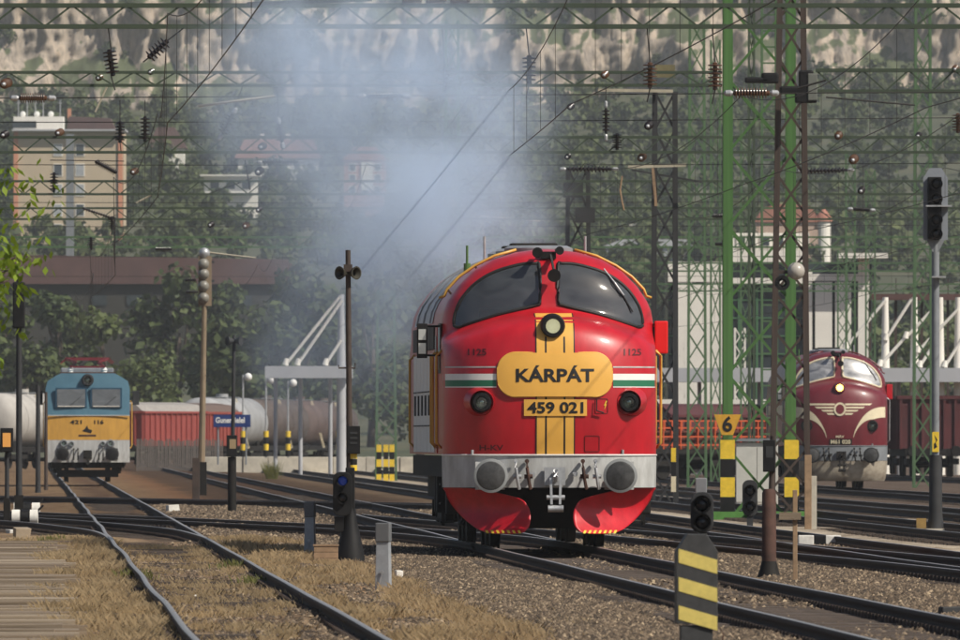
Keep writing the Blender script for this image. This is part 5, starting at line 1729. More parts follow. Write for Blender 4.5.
ins_px(G4, 455, (712, 216), (730, 216), 'd', 11, 1.0)
ins_px(G4, 455, (715, 244), (728, 244), 'd', 11, 0.9)
ins_px(G3, 388, (95, 161), (117, 173), 'd', 11, 1.0); hanger(G3, 388, (50, 160), (124, 161))
ins_px(G4, 455, (54, 172), (54, 192), 'd', 6); ins_px(G4, 455, (82, 208), (112, 218), 'd', 11, 0.6)
ins_px(G5, 508, (112, 216), (112, 230), 'd', 6); ins_px(G5, 508, (91, 237), (91, 250), 'd', 6); ins_px(G5, 508, (155, 249), (172, 249), 'd', 11)
ins_px(G5, 508, (262, 162), (298, 162), 'd', 11, 1.0, caps=True)
ins_px(G6, 580, (185, 280), (196, 280), 'd', 11); ins_px(G6, 580, (186, 292), (198, 292), 'd', 11)
ins_px(G2, 328, (958, 113), (958, 133), 'b', 6)
# insulators seen end-on along the tracks
def endon(g, D, px, py, s=1.0, kind='d'):
    c = P(px, py, D)
    hang_insulator(g, g.location, c, c + Vector((0.05 * s, 0.9, 0.05 * s)), ('b' if int(px) % 3 else kind), 6, 0.66 * s, caps=True)
for g, D, px, py, s in ((G1, 277, 4, 84, 1.05), (G2L, 345, 3, 135, 1.0), (G3, 388, 58, 133, 1.1), (G2L, 345, 98, 78, 0.8), (G2L, 345, 150, 72, 0.8), (G3, 388, 133, 172, 1.0),
                        (G2L, 345, 261, 147, 1.0), (G3, 388, 258, 172, 1.2), (G4, 455, 210, 225, 1.0), (G4, 455, 245, 226, 1.1), (G4, 455, 258, 210, 1.0), (G1, 277, 604, 75, 0.8), (G2L, 345, 570, 107, 0.9),
                        (G2L, 345, 648, 126, 1.15), (G3, 388, 641, 158, 1.2), (G2, 328, 853, 160, 1.15), (G2, 328, 838, 136, 1.0), (G3, 388, 861, 191, 1.1), (G2, 328, 955, 69, 0.9), (G3, 388, 567, 157, 0.9), (G5, 508, 918, 136, 1.3)):
    endon(g, D, px, py, s)
for g, D, p0, p1, m in ((G1, 277, (198, 106), (275, 96), 'pale'), (G3, 388, (108, 84), (95, 112), 'pale'), (G4, 455, (136, 203), (153, 194), 'pale'), (G5, 508, (205, 252), (256, 258), 'pale'), (G3, 388, (245, 160), (250, 190), 'dark'), (G1, 277, (798, 88), (826, 80), 'dark'),
                         (G4, 455, (205, 195), (252, 178), 'dark'), (G6, 580, (480, 216), (540, 221), 'pale'), (G2, 328, (826, 97), (915, 105), 'dark')):
    fit(g, 'stay_wire', MB().tube([P(*p0, D), P(*p1, D)], 0.018 if m == 'dark' else 0.026, 5), M_wire if m == 'dark' else mat('pale_tube', (0.4, 0.36, 0.27), 0.6))

# wires along and across the tracks ------------------------------------------------
def sag(z0, z1, d0, d1, s, n=14):
    return [(d0 + (d1 - d0) * i / n, z0 + (z1 - z0) * i / n - 4 * s * (i / n) * (1 - i / n)) for i in range(n + 1)]
SUP = [95, 150, 212, 277, 345, 410, 475, 545, 620, 700, 790]
def overhead(label, xf, zc=6.0, zm=7.5, off=0.0, d0=0, stag=0.2, s=0.55):
    t = thing('overhead_line', label, 'overhead wire')
    cw, mw, dr = [], [], MB()
    for i in range(len(SUP) - 1):
        a, b = SUP[i], SUP[i + 1]
        if b < d0: continue
        sa, sb = (stag, -stag) if i % 2 else (-stag, stag)
        for (d, z), (_, zz) in zip(sag(zm, zm, a, b, s), sag(zc, zc, a, b, 0.06)):
            u = (d - a) / (b - a); x = float(xf(d)) + off + sa + (sb - sa) * u
            mw.append((x, d, z)); cw.append((x, d, zz))
        for j in range(1, 8):
            u = j / 8; d = a + (b - a) * u; x = float(xf(d)) + off + sa + (sb - sa) * u
            dr.bar((x, d, zc - 0.05), (x, d, zm - 4 * s * u * (1 - u)), 0.007)
    MB().tube(cw, 0.0075, 5).build('contact_wire', M_wire, t)
    MB().tube(mw, 0.0075, 5).build('messenger_wire', M_wire, t)
    tag(dr.build('droppers', M_wire, t), kind='stuff')
overhead('overhead wires above the red locomotive and its track', X_T1)
overhead('overhead wires above the grassy left-hand track', X_TL, 5.75, 7.2)
overhead('overhead wires above the track right of the red locomotive', X_R1, 5.95, 7.5)
overhead('overhead wires above the second track at right', X_R2, 5.9, 7.4, d0=160)
overhead('overhead wires above the track of the grey signal mast', X_R3, 5.9, 7.4, d0=200)
overhead('overhead wires above the maroon locomotive', X_R4, 5.9, 7.4, d0=250)
overhead('overhead wires above the left-hand ladder track', lin(-4.2, 0.0283), 5.8, 7.3, d0=250)
def cross_wire(label, D, y0, y1, sg, x0=-150, x1=1110, r=0.0095):
    t = thing('cross_span_wire', label, 'cross wire', (0, D, 0))
    pts = []
    for i in range(25):
        u = i / 24
        q = P(x0 + (x1 - x0) * u, y0 + (y1 - y0) * u + sg * 4 * u * (1 - u), D); pts.append((q.x, 0, q.z))
    MB().tube(pts, r, 5).build('wire', M_wire, t)
for lab, D, a, b, s in (('thin cross wire holding the three long horizontal insulators', 277.3, 99, 91, 0), ('thin cross wire a little below the big top gantry', 345.6, 122, 116, 2), ('thin cross wire below the third gantry', 388.8, 164, 162, 2),
                        ('thin cross wire below the fourth gantry', 456, 202, 200, 1.5), ('thin cross wire under the fifth gantry', 509, 226, 224, 1.5), ('thin cross wire under the farthest gantry', 581, 256, 255, 1.5), ('lowest thin cross wire above the tree row', 640, 276, 275, 1)):
    cross_wire(lab, D, a, b, s)
# plain grey mast standing behind the long shed at left
D = 1640.0; c = P(70, HY, D)
t = thing('concrete_mast', 'plain grey mast crossing the front of the beige block', 'mast', (c.x, D, 3.0))
MB().box((0, 0, (P(0, 134, D).z - 3.0) / 2), (0.8, 0.8, P(0, 134, D).z - 3.0)).build('post', M_midgrey, t)
fit(G1, 'strut', MB().bar(P(247, 4, 276), P(372, -1, 276), 0.07), M_darkgrey)
for k_ in range(3):
    ins_px(G1, 277, (402 + 24 * k_, 1), (422 + 24 * k_, 0), 'b', 11, 0.8)

# ================================================================== SIGNALS, POSTS AND SMALL TRACKSIDE THINGS
M_lensdark = mat('unlit_signal_lens', (0.02, 0.022, 0.026), 0.08, var=0.1)
def hood(t, x, y, z, r, m, lens=None):
    """round signal lamp facing -y with a hood"""
    MB().lathe((x, y, z), (x, y - 0.05, z), [(0, r * 1.12), (1, r * 1.12), (1, r * 0.9), (0.7, r * 0.86)], 20, cap=False).build('lamp_ring', m, t, smooth='auto')
    MB().lathe((x, y - 0.01, z), (x, y - 0.035, z), [(0, r * 0.88), (0.6, r * 0.6), (1, r * 0.05)], 20).build('lens', lens or M_lensdark, t, smooth=True)
    vs, fs = [], []
    n = 12
    for i in range(n + 1):
        a = R(-10 + 200 * i / n)
        for yy in (y - 0.02, y - 0.02 - r * 1.1):
            vs.append((x + 1.05 * r * math.cos(a), yy, z + 1.05 * r * math.sin(a)))
    for i in range(n):
        fs.append((2 * i, 2 * i + 1, 2 * i + 3, 2 * i + 2))
    MB().add(vs, fs).build('hood', m, t, smooth=True)

# striped fouling-point post in the right foreground
D = 121.0
c = P(697, HY, D)
t = thing('striped_marker_post', 'yellow and black diagonally striped post at bottom right', 'marker post', (c.x, D, float(gz(c.x, D))), R(6))
gzv = float(gz(c.x, D)); k = D / F
zt = P(0, 534, D).z - gzv; zb = P(0, 624, D).z - gzv; hw = 0.158
MB().prism([(-hw, zb), (hw, zb), (hw, zt - 0.13), (hw - 0.085, zt), (-hw + 0.085, zt), (-hw, zt - 0.13)], 0, 0.13).build('head', M_marker_black, t, bevel=0.006)
# three yellow bands sloping down to the right
bh = zt - zb
for k_ in range(3):
    z0 = zb + bh * (0.60 - 0.315 * k_) ; dz = bh * 0.155; dr = -0.085
    MB().prism([(-hw + 0.018, z0 + 0.055), (hw - 0.004, z0 + 0.055 + dr), (hw - 0.004, z0 + 0.055 + dr + dz * 1.0), (-hw + 0.018, z0 + 0.055 + dz)], -0.004, 0.001).build('stripe', M_marker_yellow, t)
MB().box((0, 0.07, zb / 2 - 0.02), (0.245, 0.11, zb + 0.02)).build('post', M_marker_black, t, bevel=0.008)
MB().tube([(0.17, 0.02, zb - 0.02), (0.2, 0.0, zb - 0.08), (0.19, 0, zb - 0.16)], 0.006, 5).build('wire', M_rust, t)

def dwarf_signal(label, px, ytop, ybot, D, w_px, lens=None):
    """two-lamp ground signal"""
    k = D / F
    c = P(px, HY, D); g = float(gz(c.x, D))
    t = thing('dwarf_signal', label, 'signal', (c.x, D, g))
    w = w_px * k; zt = P(0, ytop, D).z - g; zb = P(0, ybot, D).z - g
    MB().prism(round_rect(-w / 2, w / 2, zb, zt, w * 0.42, 6), 0, 0.16).build('housing', M_darkgrey, t, bevel=0.008)
    MB().box((0, 0.08, zb / 2), (w * 0.4, 0.1, zb)).build('post', M_darkgrey, t)
    MB().box((0, 0.08, 0.03), (w * 1.3, 0.25, 0.08)).build('base', M_concrete, t)
    r = w * 0.36
    for f, L in ((0.70, lens), (0.26, None)):
        hood(t, 0, -0.002, zb + (zt - zb) * f, r, M_black, L)
    return t
dwarf_signal('two-lamp dwarf signal standing behind the striped post', 702, 492, 533, 150, 23)
dwarf_signal('small two-lamp dwarf signal left of the rusty tube post', 750, 480, 516, 292, 15)
D = 232; c = P(701, HY, D)
t = thing('cable_box', 'small light grey box above the front dwarf signal', 'cable box', (c.x, D, float(gz(c.x, D))))
z1 = P(0, 478, D).z - t.location.z
MB().box((0, 0, z1 - 0.12), (0.17, 0.14, 0.24)).build('box', M_midgrey, t, bevel=0.015)
MB().box((0, 0.0, (z1 - 0.24) / 2), (0.1, 0.1, z1 - 0.24)).build('post', M_midgrey, t)

# rusty tube post with black box
D = 195.0; c = P(769, HY, D); g = float(gz(c.x, D))
t = thing('telephone_post', 'short rusty tube post with a black box on its thin stem', 'post', (c.x, D, g))
def zz(py, D=195.0, g=g): return P(0, py, D).z - g
MB().lathe((0, 0, -0.1), (0, 0, zz(489)), [(0, 0.09), (0.96, 0.085), (1, 0.06)], 18).build('tube', M_rust, t, smooth='auto')
MB().lathe((0, 0, 0.0), (0, 0, 0.22), [(0, 0.15), (0.4, 0.12), (1, 0.086)], 18).build('collar', M_soot, t, smooth='auto')
MB().cyl((0.03, 0, zz(490)), (0.05, 0, zz(436)), 0.035).build('stem', M_brownsteel, t)
b = MB().box((0.0, -0.06, zz(456)), (0.15, 0.1, zz(440) - zz(472))).build('box', M_black, t, bevel=0.01)
MB().box((0.005, -0.112, zz(452)), (0.09, 0.006, 0.14)).build('plate', M_darkgrey, t)
def wood_post(label, px, ytop, ybase, w, m, brace=None):
    D = gD(ybase) * 1.0; c = P(px, HY, D); g = float(gz(c.x, D))
    t = thing('wooden_post', label, 'post', (c.x, D, g))
    h = P(0, ytop, D).z - g
    MB().box((0, 0, h / 2 - 0.1), (w, w, h + 0.2)).build('post', m, t, bevel=0.008)
    if brace:
        for a in brace:
            MB().box((a[0], -w / 2 - 0.02, P(0, a[1], D).z - g), (a[2], 0.04, a[3])).build('cross_board', M_wood, t)
    return t
wood_post('thin tan wooden post beside the rusty tube post', 795, 490, 570, 0.055, M_tanpost, ((-0.06, 516, 0.26, 0.09),))
wood_post('short tan and orange post in front of the maroon locomotive', 808, 455, 521, 0.13, M_tanpost)
wood_post('short pale grey post beside the tan one', 814, 476, 521, 0.10, M_concrete)
t = thing('kerb_row', 'black and white painted kerb blocks beside the track at right', 'kerb', (P(820, HY, 255).x, 255, -0.17))
k = 255 / F
for px, m in ((806, M_whitewash), (820, M_black), (833, M_whitewash)):
    MB().box(((px - 820) * k, 0, 0.09), (13 * k if m is M_black else 16 * k, 0.25, 0.2)).build('block', m, t, bevel=0.02)
t = thing('relay_cabinet', 'pale grey relay cabinet behind the green tower', 'cabinet', (P(757, HY, 395).x, 395, -0.2))
k = 395 / F
MB().box((0, 0.4, (492 - 428) * k / 2 + 0.1), (42 * k, 0.8, (492 - 430) * k)).build('body', mat('pale_grey_cabinet', (0.5, 0.5, 0.46), 0.6, var=0.08), t, bevel=0.02)
MB().box((0, 0.4, (492 - 428) * k + 0.14), (46 * k, 0.95, 0.07)).build('lid', M_midgrey, t)
for x in (-0.26, 0.26):
    MB().box((x, -0.008, (492 - 430) * k / 2 + 0.1), (0.5, 0.014, 1.35)).build('door', mat('pale_grey_cabinet', (0.5, 0.5, 0.46), 0.6), t)

# tall grey colour-light signal at right
D = 295.0; c = P(935.5, HY, D); g = -0.18; k = D / F
t = thing('colour_light_signal', 'tall grey four-lamp signal mast near the right edge', 'signal', (c.x, D, g))
def zz(py): return P(0, py, D).z - g
MB().cyl((0, 0, 0), (0, 0, zz(243)), 0.072, n=16).build('mast', M_midgrey, t, smooth='auto')
MB().lathe((0, 0, 0), (0, 0, zz(455)), [(0, 0.16), (0.25, 0.125), (1, 0.115)], 16).build('mast_foot', M_darkgrey, t, smooth='auto')
MB().box((0, 0, -0.02), (0.6, 0.6, 0.2)).build('base', M_concrete, t)
hw = 12.3 * k
MB().prism([(-hw, zz(240)), (hw, zz(240)), (hw, zz(178)), (hw * 0.5, zz(168)), (-hw * 0.5, zz(168)), (-hw, zz(178))], -0.04, -0.01).build('backboard', mat('signal_board_grey', (0.24, 0.26, 0.29), 0.5, var=0.1), t)
MB().box((-0.02, -0.13, zz(208)), (14 * k, 0.16, 62 * k)).build('housing', M_black, t, bevel=0.02)
for py in (184, 199, 220, 234):
    hood(t, 0.01, -0.215, zz(py), 0.105, M_black)
for py, w_ in ((206, 26), (213, 0), (277, 14)):
    if w_: MB().box((3 * k, -0.1, zz(py)), (w_ * k, 0.35, 0.03)).build('service_step', M_steel, t)
MB().prism([(-9 * k, zz(240)), (9 * k, zz(240)), (3 * k, zz(252)), (-3 * k, zz(252))], -0.06, 0.06).build('bracket', M_midgrey, t)
yb = MB().box((0.0, -0.08, zz(442)), (0.125, 0.03, 20 * k)).build('marker_plate', M_sigyellow, t)
MB().prism([(-0.03, zz(449)), (0.03, zz(447)), (0.0, zz(443)), (0.035, zz(440)), (-0.02, zz(435)), (0.01, zz(441)), (-0.03, zz(444))], -0.1, -0.097).build('mark', M_lettering, t)
MB().box((-0.27, -0.2, 0.12), (0.18, 0.2, 0.3)).build('cable_box', mat('rusty_yellow_box', (0.3, 0.19, 0.06), 0.8, var=0.3), t)

# loudspeaker post with shunting signal left of the red locomotive
D = 223.0; c = P(348, HY, D); g = float(gz(c.x, D)); k = D / F
t = thing('loudspeaker_post', 'slim dark post with twin loudspeakers and a blue-lit shunting signal', 'signal post', (c.x + 0.03, D, g))
def zz(py): return P(0, py, D).z - g
MB().lathe((0, 0, 0.2), (-0.03, 0, zz(250)), [(0, 0.05), (0.5, 0.04), (1, 0.036)], 14).build('pole', M_brownsteel, t, smooth='auto')
MB().lathe((0.0, 0, 0), (0.0, 0, zz(508)), [(0, 0.21), (0.15, 0.2), (0.45, 0.15), (0.8, 0.09), (1, 0.075)], 18).build('foot', M_black, t, smooth='auto')
MB().box((0.0, 0, zz(490)), (0.13, 0.13, zz(470) - zz(515))).build('stanchion', M_black, t, bevel=0.015)
for s in (-1, 1):
    MB().lathe((s * 0.03 - 0.03, -0.0, zz(273)), (s * 0.12 - 0.03, -0.09, zz(273)), [(0, .045), (0.35, .05), (0.7, .08), (1, .095), (1, .075), (0.6, .04)], 18, cap=False).build('loudspeaker', mat('olive_loudspeaker', (0.035, 0.032, 0.022), 0.5), t, smooth='auto')
MB().box((-0.03, 0, zz(268)), (0.12, 0.12, 0.1)).build('clamp', M_brownsteel, t)
MB().tube([(-0.16, 0, zz(365)), (-0.16, 0, zz(368)), (0.07, 0, zz(368)), (0.07, 0, zz(363))], 0.012, 5).build('rung', M_brownsteel, t)
MB().box((0.045, -0.06, zz(440)), (0.19, 0.1, zz(426) - zz(454))).build('box', M_black, t, bevel=0.012)
for py in (433, 438, 443):
    MB().box((0.05, -0.113, zz(py)), (0.1, 0.006, 0.03)).build('plate_line', M_darkgrey, t)
for i, py in enumerate((456, 462, 468)):
    MB().cyl((0.04, 0, zz(py) - 0.04), (0.04, 0, zz(py) + 0.04), 0.058).build('band', M_sigyellow if i % 2 == 0 else M_black, t)
hx_ = (342 - 348) * k
MB().prism(round_rect(hx_ - 0.155, hx_ + 0.11, zz(516), zz(472), 0.10, 6), -0.16, 0.02).build('signal_housing', M_black, t, bevel=0.01)
hood(t, hx_ - 0.02, -0.162, zz(481), 0.075, M_black, emis('blue_signal_lamp', (0.015, 0.04, 0.25), 0.2))
hood(t, hx_ - 0.02, -0.162, zz(498), 0.075, M_black)
MB().box((hx_ - 0.07, -0.05, zz(524)), (0.13, 0.12, 0.2)).build('signal_leg', M_black, t)

def silver_post(label, px, ytop, ybase, w):
    D = gD(ybase); c = P(px, HY, D); g = float(gz(c.x, D))
    t = thing('cable_marker', label, 'marker post', (c.x, D, g), R(-14))
    h = P(0, ytop, D).z - g
    m = mat('dull_aluminium_paint', (0.33, 0.35, 0.37), 0.5, metal=0.15, var=0.15, scale=8)
    MB().add([(-w / 2, -w * .4, -0.1), (w / 2, -w * .4, -0.1), (w / 2, w * .4, -0.1), (-w / 2, w * .4, -0.1), (-w * .43, -w * .3, h * 0.72), (w * .43, -w * .3, h * 0.72), (w * .43, w * .3, h * 0.72), (-w * .43, w * .3, h * 0.72)], [(0, 3, 2, 1), (4, 5, 6, 7), (0, 1, 5, 4), (1, 2, 6, 5), (2, 3, 7, 6), (3, 0, 4, 7)]).build('body', m, t, bevel=0.008)
    MB().box((0, 0, h * 0.86), (w * 0.94, w * 0.78, h * 0.28)).build('cap', mat('grey_lead_cap', (0.13, 0.135, 0.14), 0.55), t, bevel=0.012)
    MB().cyl((0.0, -w * .42, h * 0.28), (0.0, -w * .46, h * 0.28), 0.022).tube([(0.01, -w * .44, h * 0.3), (-0.02, -w * .46, h * 0.15), (-0.05, -w * .46, h * 0.02)], 0.006, 5).build('bolt', M_steel, t)
silver_post('silver-grey cable marker right of the shunting signal', 383.5, 523, 579, 0.17)
silver_post('silver-grey cable marker left of the shunting signal', 310, 502, 545, 0.16)
D = gD(553); c = P(326, HY, D)
t = thing('wooden_crate', 'low tan wooden box at the foot of the shunting signal', 'box', (c.x, D, float(gz(c.x, D))))
for i in range(3):
    MB().box((0, 0, 0.045 + 0.085 * i), (0.33, 0.3, 0.08)).build('board', M_tanpost, t, bevel=0.006)
MB().box((0, 0, 0.268), (0.35, 0.32, 0.02)).build('lid', M_tanpost, t)
def stone(label, px, ybase, w, h, m, name='stone_block'):
    D = gD(ybase); c = P(px, HY, D)
    mb = MB().box((0, 0, h / 2), (w, w * 0.8, h), 0.3)
    rr = random.Random(int(px))
    mb.v = [(x * (1 + rr.uniform(-.12, .12)), y, z * (1 + rr.uniform(-.1, .1))) for x, y, z in mb.v]
    o = mb.build(name, m, bevel=0.012)
    o.location = (c.x, D, float(gz(c.x, D)))
    tag(o, label, 'stone')
stone('small white block beside the right cable marker', 399, 567, 0.09, 0.10, M_whitewash)
stone('flat pale concrete piece left of the right cable marker', 352, 574, 0.36, 0.035, M_concrete)
stone('flat pale concrete slab left of the shunting signal', 290, 553, 0.5, 0.05, M_concrete)
stone('pale stone lying between the rails of the grassy track', 196, 583, 0.06, 0.045, M_whitewash)
stone('white stone close to the right rail at bottom left', 196, 627, 0.07, 0.075, M_whitewash)
stone('pale block in the ladder tracks left of the post', 173, 507, 0.26, 0.17, M_whitewash)
stone('flat grey box near the right edge of the ballast', 950, 600, 0.22, 0.09, M_darkgrey)
stone('pale square block at the end of the boards', 22, 531, 0.25, 0.2, mat('tan_stone', (0.3, 0.24, 0.17), 0.9))
stone('flat whitish slab beside the boards', 16, 524, 0.32, 0.07, M_whitewash)

# point levers with black and white weights, far left
for lab, px, yb in (('point lever with black and white weight, farther one at left', 27, 509), ('point lever with black and white weight, nearer one at left', 25, 517)):
    D = gD(yb + 3); c = P(px, HY, D); g = -0.17; k = D / F
    t = thing('point_lever', lab, 'point lever', (c.x, D, g))
    for dx, m in ((-9, M_whitewash), (0, M_black), (9, M_whitewash)):
        MB().cyl((dx * k - 4 * k, 0, 0.22), (dx * k + 4 * k, 0, 0.22), 0.15, n=18).build('weight', m, t, smooth='auto')
    MB().box((0, 0.1, 0.05), (0.5, 0.3, 0.12)).build('stand', M_soot, t)
    MB().bar((0.0, 0, 0.1), (0.35, 0, 0.45), 0.04).build('handle', M_soot, t)

# posts at the left ------------------------------------------------------------------
D = 372.0; c = P(232, HY, D); g = -0.19; k = D / F
t = thing('loudspeaker_post', 'dark post in front of the blue station sign', 'post', (c.x, D, g))
def zz(py): return P(0, py, D).z - g
MB().lathe((0, 0, 0), (0.05, 0, zz(335)), [(0, 0.05), (1, 0.04)], 12).build('pole', M_darkgrey, t, smooth='auto')
MB().cyl((0, 0, 0), (0, 0, zz(457)), 0.1, n=14).build('foot', M_soot, t, smooth='auto')
bx = MB().box((0, -0.08, zz(446)), (0.24, 0.14, 0.5)).build('box', M_black, t, bevel=0.015)
MB().box((0.02, -0.155, zz(444)), (0.15, 0.01, 0.22)).build('plate', mat('tan_plate', (0.3, 0.22, 0.12), 0.7), t)
for s in (-1, 1):
    MB().lathe((0.05, 0, zz(341)), (0.05 + s * 0.16, -0.08, zz(341)), [(0, .04), (0.6, .08), (1, .11)], 14).build('loudspeaker', M_darkgrey, t, smooth='auto')
D = 480.0; c = P(201, HY, D); k = D / F
t = thing('concrete_signal_post', 'tan concrete post with a stack of four pale lamps at its head', 'signal', (c.x, D, -0.2))
def zz(py): return P(0, py, D).z + 0.2
MB().lathe((0, 0, 0), (0.1, 0, zz(305)), [(0, 0.11), (1, 0.075)], 8).build('post', mat('tan_concrete', (0.23, 0.175, 0.115), 0.9, var=0.15), t)
MB().box((0, 0.02, 0.5), (0.34, 0.3, 1.1)).build('post_foot', M_soot, t)
MB().box((0.12, 0, zz(281)), (0.40, 0.16, 50 * k)).build('lamp_board', mat('tan_concrete', (0.23, 0.175, 0.115), 0.9), t)
for py in (264, 274, 286, 298):
    MB().sphere((0.08, -0.14, zz(py)), 0.17, 12).build('lamp', mat('dusty_pale_lamp', (0.22, 0.21, 0.18), 0.4), t, smooth=True)
for py in (262, 281, 300):
    MB().box((0.34, 0, zz(py)), (0.12, 0.1, 0.08)).build('bracket', M_darkgrey, t)
MB().sphere((0.1, 0, zz(253)), 0.17, 10).build('cap', M_steel, t, smooth=True)
# station sign
D = 700.0; k = D / F
c = P(232, HY, D)
t = thing('station_sign', 'blue station name sign with white lettering on thin posts', 'sign', (c.x, D, 0.5))
zz = P(0, 421, D).z - 0.5
MB().box((0, 0, zz), (37 * k, 0.06, 12.5 * k)).build('panel', mat('sign_blue', (0.012, 0.035, 0.16), 0.5, var=0.1), t)
flat_text('lettering', 'Gunerpielel', 0.34, (-0.08, -0.035, zz), M_white, t, 29 * k)
for px in (-14, 14):
    MB().cyl((px * k, 0.06, -0.1), (px * k, 0.06, zz + 0.2), 0.04).build('post', M_midgrey, t)
# platform lamps with banded feet
for i, px in enumerate((243, 266, 288, 338)):
    D = 780.0 + i * 4; c = P(px, HY, D)
    t = thing('platform_lamp', ('slim platform lamp with yellow-black foot, ' + ('immediately right of the blue sign', 'second from the blue sign', 'third from the blue sign', 'beside the speaker post')[i]), 'lamp post', (c.x, D, 0.6))
    zt = P(0, 375 + 3 * i, D).z - 0.6
    MB().cyl((0, 0, 0), (0, 0, zt), 0.045).build('pole', M_steel, t)
    for j in range(4):
        MB().cyl((0, 0, 0.05 + 0.32 * j), (0, 0, 0.35 + 0.32 * j), 0.13 if px != 338 else 0.1).build('band', M_sigyellow if j % 2 else M_black, t)
    MB().sphere((0.25, 0, zt - 0.1), 0.2, 12).build('globe', M_white, t, smooth=True)
for px in (379, 386, 392):
    D = 649.0; c = P(px, HY, D)
    t = thing('banded_stub_post', 'yellow and black banded stub post left of the locomotive, ' + {379: 'left one', 386: 'middle one', 392: 'right one'}[px], 'post', (c.x, D - 0.4, -0.2))
    for j in range(5):
        MB().box((0, 0, 0.15 + 0.3 * j), (0.2, 0.2, 0.297)).build('band', M_sigyellow if j % 2 == 0 else M_black, t)

M_greyfence = mat('weathered_grey_paling', (0.15, 0.13, 0.115), 0.9, var=0.3)
# dark posts at the far left
def plain_post(label, px, ytop, ybase, w, m, extra=None):
    D = gD(ybase); c = P(px, HY, D); k = D / F
    t = thing('line_post', label, 'post', (c.x, D, -0.18))
    h = P(0, ytop, D).z + 0.18
    MB().lathe((0, 0, 0), (0, 0, h), [(0, w * 0.6), (0.1, w * 0.5), (1, w * 0.42)], 12).build('pole', m, t, smooth='auto')
    if extra:
        extra(t, D, k, h)
    return t
def ex1(t, D, k, h):
    MB().box((0, -0.1, P(0, 305, D).z + 0.18), (12 * k, 0.25, 46 * k)).build('signal_back', M_black, t, bevel=0.03)
    MB().box((0, -0.05, 0.3), (0.18, 0.2, 0.6)).build('foot', M_soot, t)
plain_post('dark signal post with black box at the left edge', 19, 276, 516, 0.13, M_darkgrey, ex1)
plain_post('dark slim post touching the left side of the blue locomotive', 46, 392, 486, 0.12, M_brownsteel)
plain_post('thin dark post just left of the blue locomotive cab', 38, 385, 488, 0.16, M_darkgrey)
def ex2(t, D, k, h):
    MB().box((0, -0.12, P(0, 440, D).z + 0.18), (13 * k, 0.14, 24 * k)).build('lamp_box', M_black, t, bevel=0.02)
    MB().box((0, -0.195, P(0, 440, D).z + 0.18), (8 * k, 0.012, 14 * k)).build('lamp_face', emis('orange_lamp_face', (0.65, 0.30, 0.07), 0.25), t)
    MB().box((0, -0.05, 0.3), (0.13, 0.14, 0.6)).build('foot', M_soot, t)
plain_post('short post with a glowing orange lamp box at the left edge', 7, 430, 520, 0.09, M_darkgrey, ex2)
wood_post('stubby dark post left of the station sign, at the platform end', 196, 458, 495, 0.2, M_brownsteel)

# grey paling fence in front of the red wagons
D = 842.0; a = P(137, 472, D); b = P(222, 440, D)
t = thing('paling_fence', 'grey paling fence in front of the faded red wagons', 'fence', (a.x, D, -0.2))
for i in range(46):
    x = (b.x - a.x) * i / 45
    bar('paling', (x, 0, 0), (x + random.uniform(-.02, .02), 0, b.z + 0.2 + random.uniform(-.08, .08)), 0.07, M_greyfence, t, 0.03)
for z in (0.35, 1.25):
    bar('fence_rail', (0, 0.05, z), (b.x - a.x, 0.05, z), 0.07, M_greyfence, t, 0.05)

# boarded walkway, bottom left
t = thing('boarded_walkway', 'weathered wooden board walkway at bottom left', 'walkway', (0, 0, 0))
d = 108.0
rr = random.Random(4)
meshes = [MB().box((0, 0, 0), (1, 1, 0.1)).mesh('plank', mm, bevel=0.0) for mm in (M_wood, mat('pale_weathered_board', (0.24, 0.185, 0.125), 0.9, col2=(0.36, 0.29, 0.21), scale=2, bump=0.4, stretch=(0.6, 6, 6)), mat('dark_weathered_board', (0.12, 0.085, 0.06), 0.9, col2=(0.24, 0.18, 0.125), scale=2, bump=0.4, stretch=(0.6, 6, 6)))]
n = 0
while d < 252:
    L = rr.choice((0.5, 0.6, 0.8, 1.1))
    xr = float(np.interp(d, [108, 124, 246, 260], [-2.65, -3.14, -6.40, -6.75])) + rr.uniform(-.2, .16)
    o = add('plank', meshes[rr.choice((0, 0, 1, 2))], t, loc=(xr - 1.6, d + L / 2, -0.12 + 0.05 * noise.noise(Vector((d * 0.12, 0, 0))) + rr.uniform(-.026, .03)))
    o.scale = (3.2, L - rr.uniform(0.02, 0.09), 1); o.rotation_euler = (rr.uniform(-.012, .012), rr.uniform(-.008, .008), R(1.6) + rr.uniform(-.02, .02))
    d += L; n += 1

